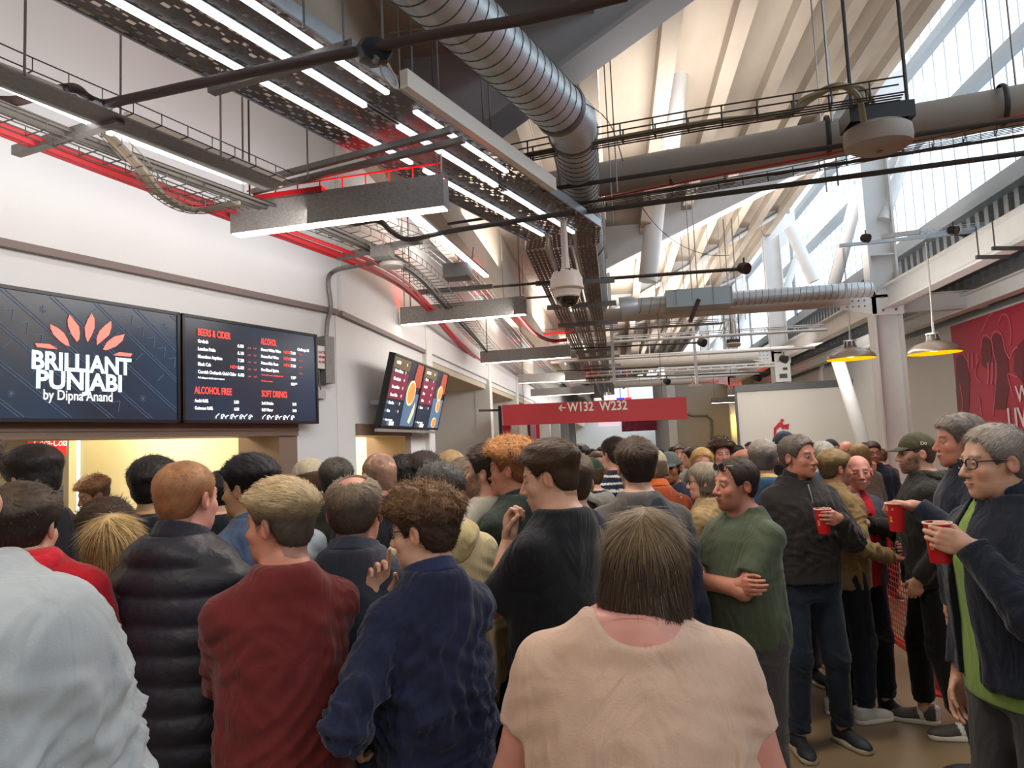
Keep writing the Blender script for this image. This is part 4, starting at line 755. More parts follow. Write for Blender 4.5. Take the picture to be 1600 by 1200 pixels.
# --- barrier
M_bar = mat('barrier_red', 'b3121f', .45)
bx = 2.07
br = empty('barrier', (bx, 6.2, 0), 'red perforated metal crowd barrier with posts', 'barrier')
def bh(i, j, nx, ny): return 0 < i < nx-1 and 0 < j < ny-1 and (i % 3 == 1) and (j % 3 != 2) if True else False
for k_, (ya, yb_) in enumerate(((5.3, 6.55), (6.62, 7.9), (8.0, 9.3))):
    m_ = MB(); perf_plate(m_, (bx, ya+.08, .14), FR, UP, yb_-ya-.16, .88, .016, .011, lambda i, j, nx, ny: 1 < i < nx-2 and 1 < j < ny-2 and (i % 3 != 0) and (j % 4 in (1, 2, 3))); m_.build('perforated_panel', M_bar, br)
    MB().bb((bx-.015, ya+.05, .1), (bx+.015, yb_-.05, .14)).build('panel_rail', M_bar, br); MB().bb((bx-.015, ya+.05, 1.02), (bx+.015, yb_-.05, 1.06)).build('panel_rail', M_bar, br)
for y in (5.3, 6.58, 7.95, 9.3): MB().bb((bx-.04, y-.04, 0), (bx+.04, y+.04, 1.08)).lathe([(0, .015), (.11, .015), (.11, 0)], (bx, y, 0), 16).build('post', M_bar, br)
bl = empty('barrier', (2.6, 5.2, 0), 'solid red barrier panel with round holes behind the dark trousers', 'barrier'); M_b2 = mat('barrier_bright', 'c8141e', .45)
m_ = MB(); perf_plate(m_, (2.11, 5.2, .05), LT, UP, .9, .95, .03, .03, lambda i, j, nx, ny: i % 4 == 2 and j % 4 == 2); m_.build('panel', M_b2, bl); MB().bb((2.08, 5.17, 0), (2.12, 5.23, 1.0)).build('post', M_b2, bl); MB().bb((3.01, 5.17, 0), (3.05, 5.23, 1.0)).build('post', M_b2, bl)
# --- far clutter: lit screens and red mural down the concourse
fs = MB().bb((.3, 40, 2.2), (2.2, 40.1, 3.6)).build('far_poster', mat('far_poster', 'b23a58', .5, var=.6, vscale=9), label='small red picture wall far down the concourse under the red sign', cat='poster')
MB().bb((-.9, 38, 2.5), (.2, 38.1, 3.1)).tube([(-.3, 38.05, 3.1), (-.3, 38.05, 5.3)], .02, 5).build('far_screen', mat('far_screen', 'ead0dc', .5, emit=.8), label='tiny glowing far screen with pink writing', cat='screen')
MB().bb((.1, 37, 3.2), (.5, 37.1, 3.9)).tube([(.3, 37.05, 3.9), (.3, 37.05, 5.6)], .02, 5).build('far_screen', mat('far_blue', '2a48e0', .5, emit=1.), label='tiny blue glowing far screen', cat='screen'); MB().bb((.52, 37, 3.2), (.85, 37.1, 3.9)).tube([(.7, 37.05, 3.9), (.7, 37.05, 5.8)], .02, 5).build('far_screen', mat('far_red', 'e03048', .5, emit=1.), label='tiny red glowing far screen', cat='screen')
for y, x, l in ((13.5, 0, 'fifth menu screen seen edge-on below the red sign'), (18, 0, 'sixth menu screen seen edge-on farther away')):
    t = empty('menu_screen', (XB+.5, y, 2.2), l, 'screen'); c = np.array([XB+.45, y, 2.15]); MB().beam(c, c+FR*1.3, .06, .75).build('case', BEZ, t); MB().beam(c+LT*.035, c+LT*.035+FR*1.28, .006, .7).build('display', mat('far_menu', '5a2a38', .5, emit=.6, var=.6, vscale=12), t); MB().beam(c+UP*.3-LT*.4, c+UP*.3+FR*.3, .04, .04).build('bracket', M_dark, t)
MB().bb((XB+.1, 20.5, 1.9), (XB+.45, 20.6, 2.5)).build('far_figure_sign', M_red, label='small red sign on the far left wall', cat='sign')
for k_ in range(7):
    y_ = 26+k_*3.2; t = MB().bb((XB+.1, y_, 3.0), (-.2, y_+.5, 3.12)).build('ceiling_baffle', M_white, label=ordn(k_+1)+' pale ceiling baffle down the far left of the concourse', cat='baffle')
# wall conduit on the core
MB().tube([at(x, y, Y=30.9) for x, y in ((1068, 645), (1082, 650), (1105, 650), (1112, 656), (1113, 690))], .05, 8).build('conduit', M_galvd, label='bent conduit on the concrete core wall', cat='conduit')
# electrical box by column two
c = at(1222, 580, Y=20.35); eb = empty('electrical_box', c, 'white electrical cabinet beside the second column', 'box'); MB().bb(c+np.array([-.2, -.1, -.3]), c+np.array([.2, .1, .25])).build('case', M_white, eb); MB().bb(c+np.array([.0, -.11, .02]), c+np.array([.12, -.1, .09])).build('display', M_black, eb); MB().bb(c+np.array([-.1, -.11, -.2]), c+np.array([.1, -.1, -.08])).build('label', M_black, eb)
# overhead fill lamps added for brightness, some where no luminaire hangs
for (x, y, z_, p_) in ((-1.9, .5, 3.2, 24), (1.6, -1.5, 3.6, 24), (-.4, 3.2, 3.15, 34), (2.0, 4.6, 3.5, 42), (2.4, 8.5, 3.5, 48), (0, 9, 3.3, 50), (.5, 16, 3.3, 60), (.3, 24, 3.2, 70)):
    lamp('added_overhead_fill', (x, y, z_), (0, 0, 0), 1.5, .3, p_, (1, .9, .78))
# ================================================================ people: bodies grown from distance fields
M_skin = mat('skin', 'c98f72', .5, attr=True, bump=.12, bscale=140, var=.06, vscale=18, sss=.06, bdist=.004)
M_cloth = mat('woven_cloth', '555555', .85, attr=True, fold=.55, bump=.35, bscale=260, var=.08, vscale=7, sheen=.15, spec=.25, bdist=.003)
M_puff = mat('shiny_quilted_cloth', '555555', .5, attr=True, bump=.5, bscale=45, var=.08, vscale=9, spec=.4, bdist=.006)
M_hair = mat('hair', '333333', .55, attr=True, var=.18, vscale=30, spec=.35)
M_shoe = mat('shoe', '333333', .6, attr=True, bump=.2, bscale=90)
def smin(a, b, k):
    h = np.maximum(k-np.abs(a-b), 0)/k
    return np.minimum(a, b)-h*h*k*.25
def smax(a, b, k): return -smin(-a, -b, k)
def sell(P, c, r):
    q = (P-np.array(c, np.float32))/np.array(r, np.float32); n = np.sqrt((q*q).sum(-1)); q2 = q/np.array(r, np.float32)
    return n*(n-1)/np.maximum(np.sqrt((q2*q2).sum(-1)), 1e-6)
def ssph(P, c, r): return np.sqrt(((P-np.array(c, np.float32))**2).sum(-1))-r
def scone(P, a, b, ra, rb):
    a = np.array(a, np.float32); b = np.array(b, np.float32); d = b-a; L2 = float(d@d)+1e-9
    t = np.clip(((P-a)@d)/L2, 0, 1); q = P-a-t[..., None]*d
    return np.sqrt((q*q).sum(-1))-(ra+(rb-ra)*t)
def snet(f, lo, hi, h):
    lo = np.array(lo, float); hi = np.array(hi, float); n = np.maximum(np.ceil((hi-lo)/h).astype(int)+1, 3)
    ax = [(lo[i]+h*np.arange(n[i])).astype(np.float32) for i in range(3)]
    # evaluate coarse slabs only near the surface: coarse pass then fine pass on blocks
    B = 6; nb = [int(math.ceil((n[i]-1)/B)) for i in range(3)]
    cx = [lo[i]+h*B*(np.arange(nb[i])+.5) for i in range(3)]
    cc = np.stack(np.meshgrid(*cx, indexing='ij'), -1).reshape(-1, 3).astype(np.float32)
    fc = f(cc); act = np.abs(fc) < h*B*1.05+.035
    F_ = np.where(fc < 0, -1., 1.).astype(np.float32)
    G = np.repeat(np.repeat(np.repeat(F_.reshape(nb), B, 0), B, 1), B, 2)
    G = np.pad(G, ((0, 1), (0, 1), (0, 1)), mode='edge')[:n[0], :n[1], :n[2]].copy()
    am = act.reshape(nb); o = np.arange(B+1)
    idx = np.argwhere(am)
    if not len(idx): return np.zeros((0, 3)), np.zeros((0, 4), int)
    mask = np.zeros(n, bool)
    for a, b, c in idx: mask[a*B:a*B+B+1, b*B:b*B+B+1, c*B:c*B+B+1] = True
    ii = np.argwhere(mask); Pq = np.stack([ax[0][ii[:, 0]], ax[1][ii[:, 1]], ax[2][ii[:, 2]]], -1)
    G[mask] = f(Pq)
    G[0] = np.maximum(G[0], 1e-4); 
    s = G < 0
    c8 = [s[dx:n[0]-1+dx, dy:n[1]-1+dy, dz:n[2]-1+dz] for dx in (0, 1) for dy in (0, 1) for dz in (0, 1)]
    sm = sum(c.astype(np.int8) for c in c8); cell = (sm > 0) & (sm < 8)
    ci = np.argwhere(cell); N = len(ci)
    if not N: return np.zeros((0, 3)), np.zeros((0, 4), int)
    vid = -np.ones(cell.shape, int); vid[cell] = np.arange(N)
    acc = np.zeros((N, 3)); cnt = np.zeros(N)
    cor = [(0, 0, 0), (1, 0, 0), (0, 1, 0), (1, 1, 0), (0, 0, 1), (1, 0, 1), (0, 1, 1), (1, 1, 1)]
    for i in range(8):
        for ax_ in range(3):
            if cor[i][ax_] == 0:
                a = np.array(cor[i]); b = a.copy(); b[ax_] = 1
                A = G[tuple((ci+a).T)]; Bv = G[tuple((ci+b).T)]; cr = (A < 0) != (Bv < 0)
                t = np.where(cr, A/np.where(cr, A-Bv, 1), 0)
                acc += np.where(cr[:, None], a+t[:, None]*(b-a), 0); cnt += cr
    V = (ci+acc/np.maximum(cnt, 1)[:, None])*h+lo
    quads = []
    for ax_ in range(3):
        sl0 = [slice(None)]*3; sl1 = [slice(None)]*3; sl0[ax_] = slice(0, -1); sl1[ax_] = slice(1, None)
        e = np.argwhere(s[tuple(sl0)] != s[tuple(sl1)]); u, v = [(1, 2), (2, 0), (0, 1)][ax_]
        ok = (e[:, u] > 0) & (e[:, v] > 0) & (e[:, u] < n[u]-1) & (e[:, v] < n[v]-1); e = e[ok]
        du = np.zeros(3, int); du[u] = 1; dv = np.zeros(3, int); dv[v] = 1
        q = np.stack([vid[tuple((e-du-dv).T)], vid[tuple((e-dv).T)], vid[tuple(e.T)], vid[tuple((e-du).T)]], 1)
        fl = ~s[tuple(e.T)]; q[fl] = q[fl][:, ::-1]; quads.append(q)
    Q = np.concatenate(quads); Q = Q[(Q >= 0).all(1)]
    return V, Q
def vnorm(V, Q):
    a = V[Q[:, 2]]-V[Q[:, 0]]; b = V[Q[:, 3]]-V[Q[:, 1]]; fn = np.cross(a, b); N = np.zeros_like(V)
    for k in range(4): np.add.at(N, Q[:, k], fn)
    return N/np.maximum(np.linalg.norm(N, axis=1), 1e-12)[:, None]
_rs = np.random.RandomState(7); _K = _rs.normal(size=(24, 3)); _PH = _rs.uniform(0, 6.28, 24)
def nz(P, f, seed=0, o=3):      # cheap smooth noise -1..1
    r = 0; amp = 1; tot = 0
    for k in range(o):
        i = (seed*5+k*4) % 20; q = P*f
        w_ = q+.7*np.sin(q@_K[i:i+3].T*.9+_PH[i:i+3])
        r = r+amp*np.sin(w_@_K[i+1]+_PH[i]+seed)*np.sin(w_@_K[i+2]*1.1+_PH[i+1]+seed*2.3); tot += amp; amp *= .55; f *= 2.03
    return r/tot
def rotm(yaw=0, pitch=0, roll=0):     # degrees; yaw ccw about z, pitch up about x, roll about y
    y, p, r = map(math.radians, (yaw, pitch, roll))
    Rz = np.array([[math.cos(y), -math.sin(y), 0], [math.sin(y), math.cos(y), 0], [0, 0, 1]]); Rx = np.array([[1, 0, 0], [0, math.cos(p), -math.sin(p)], [0, math.sin(p), math.cos(p)]])
    Ry = np.array([[math.cos(r), 0, math.sin(r)], [0, 1, 0], [-math.sin(r), 0, math.cos(r)]])
    return Rz@Rx@Ry
def f_head(H, ears=True, fine=True, wide=1.):
    d = sell(H, (0, -.014, .036), (.076*wide, .097, .083)); X = np.abs(H[..., 0]); M = np.stack([X, H[..., 1], H[..., 2]], -1)
    d = smin(d, sell(H, (0, .026, -.028), (.061*wide, .064, .078)), .03)
    d = smin(d, sell(H, (0, .028, -.076), (.049*wide, .054, .038)), .03)
    d = smin(d, ssph(H, (0, .070, -.098), .017), .025)
    if fine:
        d = smin(d, ssph(M, (.040, .058, -.026), .020), .02)
        d = smin(d, scone(H, (-.036, .074, .024), (.036, .074, .024), .010, .010), .018)
        d = smax(d, -ssph(M, (.031, .101, .004), .0155), .014)
        d = smin(d, ssph(M, (.031, .0745, .004), .0135), .003)
        d = smin(d, scone(H, (0, .084, .014), (0, .109, -.031), .0075, .0115), .014)
        d = smin(d, ssph(M, (.013, .097, -.036), .0078), .008)
        d = smin(d, sell(H, (0, .066, -.064), (.028, .028, .022)), .012)
        d = smin(d, sell(M, (.008, .094, -.0605), (.015, .0055, .0042)), .004)
        d = smin(d, sell(H, (0, .0900, -.0715), (.016, .0068, .0052)), .004)
        d = smax(d, -scone(H, (-.022, .100, -.0655), (.022, .100, -.0655), .0022, .0022), .003)
    else:
        d = smin(d, scone(H, (0, .083, .012), (0, .106, -.032), .009, .012), .012)
        d = smax(d, -ssph(M, (.031, .106, .006), .018), .014)
    if ears:
        q = M-np.array([.0775*wide, -.012, -.004], np.float32); c, s = math.cos(.35), math.sin(.35)
        q = np.stack([q[..., 0]*c+q[..., 1]*s, -q[..., 0]*s+q[..., 1]*c, q[..., 2]-.25*q[..., 1]], -1)
        e = sell(q, (.005, 0, 0), (.010, .0185, .0295)); e = smax(e, -sell(q, (.018, .004, .002), (.010, .012, .021)), .005); d = smin(d, e, .006)
    return d
TORSO = np.array([(.80, .150, .105, -.005), (.88, .172, .118, -.012), (.96, .172, .118, -.012), (1.06, .156, .108, -.002), (1.16, .158, .108, .004), (1.27, .172, .116, .004), (1.35, .170, .108, .0), (1.40, .150, .092, -.008), (1.44, .118, .080, -.022), (1.475, .082, .070, -.028), (1.52, .060, .060, -.025)])
TORSO_F = np.array([(.80, .165, .115, -.01), (.88, .182, .122, -.02), (.96, .172, .118, -.015), (1.06, .138, .098, 0), (1.16, .138, .1, .006), (1.27, .152, .118, .016), (1.35, .148, .098, .004), (1.40, .130, .082, -.006), (1.44, .102, .072, -.022), (1.475, .070, .062, -.028), (1.52, .050, .052, -.025)])
def f_torso(B, T, grow=0., wide=1., belly=0., zcap=1.50):
    z = B[..., 2]; a = np.interp(z, T[:, 0], T[:, 1])*wide+grow; b = np.interp(z, T[:, 0], T[:, 2])*(1+(wide-1)*1.1)+grow; c = np.interp(z, T[:, 0], T[:, 3])
    if belly: b = b+belly*np.exp(-((z-1.07)/.16)**2)*.6; c = c+belly*.5*np.exp(-((z-1.07)/.16)**2)
    x = B[..., 0]/a; y = (B[..., 1]-c)/b; n = (np.abs(x)**2.3+np.abs(y)**2.3)**(1/2.3)
    d = (n-1)*np.minimum(a, b)*.92
    return smax(smax(d, T[0, 0]-z, .03), z-(zcap), .02)
def ik(S, Wp, l1, l2, pole):
    S = np.array(S, float); Wp = np.array(Wp, float); d = Wp-S; L = min(np.linalg.norm(d), l1+l2-.005); L = max(L, abs(l1-l2)+.02); dn = unit(d); Wp = S+dn*L
    a = (l1*l1-l2*l2+L*L)/(2*L); h = math.sqrt(max(l1*l1-a*a, 0)); p = np.array(pole, float)-S; p = p-dn*(p@dn); return S+dn*a+unit(p)*h, Wp
ARM = {   # wrist target, elbow pole, finger direction, palm normal, curl
    'down': ((.235, .05, .80), (.45, -.4, 1.1), (.0, .15, -1), (-1, 0, 0), .5), 'pocket': ((.19, .09, .90), (.6, -.5, 1.1), (-.2, .3, -1), (-1, 0, 0), .8), 'front': ((.09, .25, 1.02), (.6, -.3, 1.0), (-.6, .7, .1), (-.5, -.4, .2), .7),
    'phone': ((.08, .27, 1.16), (.5, -.2, .9), (-.3, .5, .7), (-.4, -.6, .4), .8), 'cross': ((-.11, .17, 1.17), (.6, .2, 1.05), (-1, .2, .05), (0, -1, 0), .6), 'chin': ((.06, .20, 1.40), (.35, .15, 1.0), (-.1, .1, 1), (0, -1, .1), 1.1),
    'chest': ((.03, .20, 1.22), (.5, 0, 1.0), (-.9, .1, .3), (0, -1, 0), .6), 'cup': ((.14, .30, 1.17), (.5, -.3, .9), (-.35, .9, .1), (-.9, -.35, 0), .95), 'belly': ((-.02, .22, 1.04), (.6, .0, 1.0), (-1, .1, 0), (0, -1, 0), .5)}
def hand_fn(curl, side, s=1., point=False):
    seg = []
    for k, (x, y0, L, r) in enumerate(((.029, .088, .074, .0088), (.010, .093, .083, .0092), (-.010, .090, .076, .0088), (-.028, .080, .060, .0078))):
        c = curl*(1+.06*k); p = np.array([x, y0, .0]); ang = c*.55; parts = []
        if point and k == 0: c = .08; ang = .05
        for j, fr in enumerate((.45, .31, .24)):
            q = p+L*fr*np.array([x*.08*(j == 0), math.cos(ang), -math.sin(ang)]); parts.append((p.copy(), q.copy(), r*(1-.09*j), r*(1-.09*(j+1)))); p = q; ang += c*.95
        seg.append(parts)
    th = [(np.array([.022, .022, -.008]), np.array([.044, .050, -.016-.012*curl]), .0125, .0105), (np.array([.044, .050, -.016-.012*curl]), np.array([.047, .078, -.030-.016*curl]), .0105, .0088), (np.array([.047, .078, -.030-.016*curl]), np.array([.040, .098, -.040-.02*curl]), .0088, .0072)]
    def f(Q):
        Q = Q*np.array([side, 1, 1], np.float32)/s
        d = sell(Q, (0, .055, -.003), (.041, .050, .0165)); d = smin(d, scone(Q, (0, -.03, 0), (0, .02, 0), .0265, .027), .02); 
        t = None
        for parts in seg:
            e = None
            for a, b, ra, rb in parts: g = scone(Q, a, b, ra, rb); e = g if e is None else smin(e, g, .003)
            d = smin(d, e, .006) if False else np.minimum(smin(d, scone(Q, parts[0][0]*np.array([1, .75, 1]), parts[0][0], parts[0][2]*1.15, parts[0][2]), .01), e)
        e = None
        for a, b, ra, rb in th: g = scone(Q, a, b, ra, rb); e = g if e is None else smin(e, g, .004)
        return smin(d, e, .010)*s
    return f
SK = {'fair': 'd0a086', 'pink': 'cf9080', 'tan': 'b98562', 'olive': 'b08663', 'brown': '8a5a3c', 'dark': '5c3a28', 'red': 'bf8069'}
def lc(h): return np.array(lin(h))
NP_ = [0]
def person(px, py, D, face, label, skin='fair', hy=None, hp=0, hr=0, hair=None, top=None, legs=None, arms=('down', 'down'), nd=.035, hxo=0., under=None, w=1., female=False, q=2, belly=0., beard=None, glasses=None, cap=None, hunch=0., shoes=None, jut=0., z=None, name='person', stance=.1, stubble=0., smile=False, group=None, feet=None, lookw=None, collar=None, hood=None, ear=True, wide=1., nofeet=True, xyz=None):
    """px,py: picture position of the top of the head; D: distance along the view; face: heading in degrees (0 = away, 90 = left, 180 = to camera)"""
    NP_[0] += 1; seed = NP_[0]
    top_w = at(px, py, D=D) if xyz is None else np.array(xyz, float)
    htop = (hair or {}).get('t', .0)*.9 if hair else 0; htop = max(htop, .012 if cap else 0)
    Htot = (top_w[2]-htop) if z is None else z; s = Htot/(1.75-nd); s = min(max(s, .86), 1.14)
    base_z = top_w[2]-htop-(1.75-nd)*s
    face0 = face; hy = face if hy is None else hy; Rb = rotm(face)
    hd_c = np.array([hxo, .02+jut+hunch, 1.635-nd])                 # head centre, body frame, unit scale
    Rh = rotm(hy-face, hp, hr)
    # put head top at target
    off = top_w-Rb@(hd_c*s); off[2] = base_z+0.
    root = empty(name, (off[0], off[1], max(base_z, 0.) if abs(base_z) < .25 else base_z), label, 'person', group)
    T = TORSO_F if female else TORSO; g_arm = (1+(w-1)*.8)*(.88 if female else 1.)
    shx = (.146 if female else .164)*(1+(w-1)*.6); shz = 1.365
    def toW(V): return (V*s)@Rb.T+np.array([off[0], off[1], base_z])
    fine = q >= 2
    # arms
    A = []
    for side, spec in zip((1, -1), arms):
        if spec is None: continue
        if isinstance(spec, str): spec = ARM[spec]
        wr, pole, fd, pn, curl = spec[:5]; opt = spec[5] if len(spec) > 5 else {}
        if not opt.get('world'): m_ = np.array([side, 1, 1]); wr = np.array(wr)*m_; pole = np.array(pole)*m_; fd = np.array(fd)*m_; pn = np.array(pn)*m_
        else:
            tb = lambda p: ((np.array(p, float)-np.array([off[0], off[1], base_z]))@Rb)/s
            wr = tb(wr); fd = np.array(fd, float)@Rb; pn = np.array(pn, float)@Rb; pole = np.array(pole)*np.array([side, 1, 1])
        S_ = np.array([side*shx, -.01, shz]); E_, W_ = ik(S_, wr, .285, .255, pole)
        A.append((side, S_, E_, W_, unit(fd), unit(pn), curl, opt))
    nk0 = np.array([0, -.022+hunch*.3, 1.42]); nk1 = hd_c+Rh@np.array([0, -.03, -.06])
    rn = (.045 if female else .053)*(1+(w-1)*.5)
    hx = .092; ft = feet or ((stance, .02), (-stance, -.02))
    def legj(side, i):
        fx, fy = ft[i]; return np.array([side*hx, -.01, .90]), np.array([(side*hx+fx)/2*1.02, fy*.5+.03, .49]), np.array([fx, fy-.02, .085])
    def f_neck(B): return scone(B, nk0, nk1, rn*1.12, rn)
    def f_body(B):
        d = f_torso(B, T, 0., w, belly); d = smin(d, f_neck(B), .035)
        for side, S_, E_, W_, *_r in A:
            e = smin(scone(B, S_, E_, .050*g_arm, .038*g_arm), scone(B, E_, W_, .038*g_arm, .026*(1+(g_arm-1)*.5)), .015); d = smin(d, e, .03)
            d = smin(d, scone(B, nk0+np.array([0, -.015, .035]), S_+np.array([-side*.01, 0, .0]), .038, .044), .03)
        if legs is not None:
            for i, side in enumerate((1, -1)):
                h_, k_, a_ = legj(side, i); e = smin(scone(B, h_, k_, .088*w, .056), scone(B, k_, a_, .055, .036), .03); d = smin(d, e, .03)
        return d
    headF = lambda B: f_head(((B-hd_c.astype(np.float32))@Rh.astype(np.float32)), ears=ear, fine=fine, wide=wide)
    zc = 1.50
    def f_all(B): return smin(f_body(B), headF(B), .02)
    hb = {3: .0042, 2: .0055, 1: .009, 0: .014}[q]; bb_ = {3: .014, 2: .017, 1: .024, 0: .035}[q]
    Vs = []; Qs = []; n0 = 0; Cs = []
    sk = lc(SK[skin]) if skin in SK else lc(skin)
    # head block
    R_ = .15; lo = hd_c-R_; hi = hd_c+R_; lo[2] = 1.47; hi[2] = hd_c[2]+.135
    # smooth shared neck
    Vh, Qh = snet(f_all, (hd_c[0]-.125, hd_c[1]-.14, min(1.485, hd_c[2]-.14)), (hd_c[0]+.125, hd_c[1]+.14, hd_c[2]+.14), hb)
    Hl = (Vh-hd_c)@Rh
    C = np.tile(sk, (len(Vh), 1)); X = np.abs(Hl[:, 0]); Y = Hl[:, 1]; Zh = Hl[:, 2]
    red = np.clip(1-np.sqrt(((X-.042)/.03)**2+((Y-.07)/.05)**2+((Zh+.03)/.03)**2), 0, 1)+np.clip(1-np.sqrt((X/.018)**2+((Y-.105)/.02)**2+((Zh+.034)/.02)**2), 0, 1)*.8+np.clip((X-.07)/.02, 0, 1)*.7
    C = C*(1+red[:, None]*np.array([.05, -.22, -.22]))
    C = C*(1+.10*nz(Vh, 22, seed)[:, None])
    if fine or q == 1:
        lip = (X < .022) & (Zh > -.079) & (Zh < -.055) & (Y > .078); le = np.exp(-((Zh+.066)/.0085)**2)*(X < .021)*(Y > .08)
        C = C*(1-le[:, None]*np.array([.18, .42, .38]))
        bz = .026-.10*np.maximum(X-.03, 0)**1.2; hc = lc((hair or {}).get('c', '4a3524')) if hair else sk*.5
        br = np.exp(-((Zh-bz)/.0050)**2)*(X > .012)*(X < .050)*(Y > .055)*.75*(.6 if female else 1.)
        C = C*(1-br[:, None])+hc*.7*br[:, None]
        ed = np.sqrt(((X-.031)/.0135)**2+((Zh-.0035)/.0048)**2); ey = (ed < 1) & (Y > .070)
        if smile: ed = ed*1.5; ey = (ed < 1) & (Y > .07)
        C[ey] = np.array([.36, .33, .31]); ir = ey & (((X-.031)**2+(Zh-.004)**2) < .0062**2); C[ir] = np.array([.03, .022, .018])
        lid = (ed >= 1) & (ed < 1.5) & (Y > .066); C[lid] *= .62
        if smile:
            tz = .5*np.exp(-((Zh+.0655-X*X*10)/.0030)**2)*(X < .017)*(Y > .08); C = C*(1-tz[:, None])+np.array([.7, .66, .6])*tz[:, None]
    if beard or stubble:
        bm = np.clip((-.035-Zh)/.015, 0, 1)*np.clip((Y+.005)/.02, 0, 1)+np.clip((X-.052)/.01, 0, 1)*np.clip((.01-Zh)/.02, 0, 1)*np.clip((Y+.0)/.02, 0, 1); bm = np.clip(bm, 0, 1)*(1-np.exp(-((Zh+.066)/.008)**2)*(X < .02))*(Zh > -.13)
        bc = lc(beard) if beard else hc*.8; amt = (.68+.22*nz(Vh, 60, seed, 2))[:, None] if beard else stubble; C = C*(1-bm[:, None]*amt)+bc*bm[:, None]*amt
    hs = hair or {}
    if hs.get('shadow'):
        smk = hair_mask(Hl, hs)[0] < .006; C[smk] = C[smk]*(1-hs['shadow'])+lc(hs['c'])*hs['shadow']
    keep = Vh[:, 2] > -9
    Vs.append(Vh); Qs.append(Qh); Cs.append(C); n0 += len(Vh)
    # body block
    pts = [a[k] for a in A for k in (1, 2, 3)]; xs = [abs(p[0]) for p in pts]+[.24*w]; ys = [p[1] for p in pts]+[.22+belly, -.2]
    zl = .06 if legs is not None else .80
    f_b2 = lambda B: smin(f_body(B), headF(B), .02) if False else f_body(B)
    Vb, Qb = snet(f_body, (-max(xs)-.09, min(ys)-.1, zl), (max(xs)+.09, max(ys)+.1, min(1.485, hd_c[2]-.14)+.022+bb_*.5 if w < 1.3 and not hxo else 1.56), bb_)
    Vs.append(Vb); Qs.append(Qb+n0); n0 += len(Vb); Cs.append(np.tile(sk, (len(Vb), 1))*(1+.06*nz(Vb, 12, seed)[:, None]))
    # hands
    held = []
    for side, S_, E_, W_, fd, pn, curl, opt in A:
        if opt.get('nohand'): continue
        Yv = fd; Zv = -unit(pn-Yv*(pn@Yv)); Xv = np.cross(Yv, Zv)
        Rhd = np.stack([Xv, Yv, Zv], 1)
        # thumb side: body frame; +X local is thumb for right hand palm facing -Z
        ts = -1 if side > 0 else 1
        if 'thumb' in opt: ts = opt['thumb']
        fh = hand_fn(curl, ts, point=opt.get('point', False)); hh_ = {3: .0032, 2: .004, 1: .007, 0: .011}[q]
        Vq, Qq = snet(fh, (-.072, -.035, -.11), (.072, .195, .045), hh_)
        Vq_ = Vq@Rhd.T+W_; Vs.append(Vq_); Qs.append(Qq+n0); n0 += len(Vq_)
        kn = np.exp(-((Vq[:, 1]-.088)/.012)**2)*(Vq[:, 2] > 0)
        Cs.append(sk*(1+.06*nz(Vq, 30, seed)[:, None])*(1+kn[:, None]*np.array([.05, -.12, -.12])))
        held.append((side, W_, Rhd, ts, opt))
    V = np.concatenate(Vs); Q = np.concatenate(Qs); C = np.clip(np.concatenate(Cs), .003, 1)
    mesh_obj('body', toW(V), Q, M_skin, root, True, col=C)
    # --- clothes
    tp = dict(c='333333', sleeve=1., ease=.018, hem=.86, neck=.0, kind='knit', folds=.008, m=None); tp.update(top or {})
    cc = lc(tp['c']); e = tp['ease']; hc_ = {3: .0085, 2: .011, 1: .017, 0: .026}[q]; slv = tp['sleeve']
    def f_top(B):
        hang = tp.get('hang', .8); T2 = T.copy(); lowm = T2[:, 0] < 1.25; T2[lowm, 1] = T2[lowm, 1]*(1-hang)+hang*np.maximum(T2[lowm, 1], .176 if not female else .165); T2[lowm, 2] = T2[lowm, 2]*(1-hang)+hang*np.maximum(T2[lowm, 2], .128)+.004*0
        d = f_torso(B, T2, e, w, belly, zcap=1.50+tp.get('collarz', 0)); 
        for side, S_, E_, W_, *_r in A:
            ra, rb, rc = .050*g_arm+e*.75, .039*g_arm+e*.8, .028+e*.7
            if slv >= .99: a_ = smin(scone(B, S_, E_, ra, rb), scone(B, E_, W_-unit(W_-E_)*.005, rb, rc), .02); a_ = smax(a_, (B-W_.astype(np.float32))@unit(W_-E_).astype(np.float32), .006)
            elif slv <= 0: a_ = scone(B, S_-np.array([side*.03, 0, 0]), S_+np.array([side*.005, 0, -.02]), ra*.9, ra*.9)
            else:
                F_e = S_+(E_-S_)*slv/.5 if slv <= .5 else E_; dr = unit(E_-S_); a_ = scone(B, S_, F_e, ra, rb+e*.5+.004); a_ = smax(a_, (B-F_e.astype(np.float32))@dr.astype(np.float32), .006)
            d = smin(d, a_, .035)
            d = smin(d, scone(B, nk0+np.array([0, -.012, .025]), S_+np.array([-side*.01, 0, -.002]), .038+e*.5, .046+e*.5), .03)
        d = smax(d, tp['hem']-B[..., 2], .01)
        nc = tp['neck']; nd_ = ssph(B, (0, .035+nc*.3, 1.535-nc*.25), rn+.014+nc*.6); d = smax(d, -nd_, .008)
        if tp.get('nape'): d = smax(d, -sell(B, (hxo*.5, -.10, 1.50), (tp['nape']*1.5, .12, tp['nape'])), .012)
        d = smax(d, -scone(B, nk0+np.array([0, 0, .03]), nk1, rn+.007+nc*.3, rn+.01+nc*.3), .006)
        if tp.get('open'): # open front jacket: cut wedge
            o_ = tp['open']; zz = B[..., 2]; wd_ = o_*(.5+.5*np.clip((1.45-zz)/.5, 0, 1)); d = smax(d, -np.maximum(np.abs(B[..., 0]-tp.get('ox', 0))-wd_, .02-B[..., 1]), .01)
        return d
    pts = [a[k] for a in A for k in (1, 2, 3)]
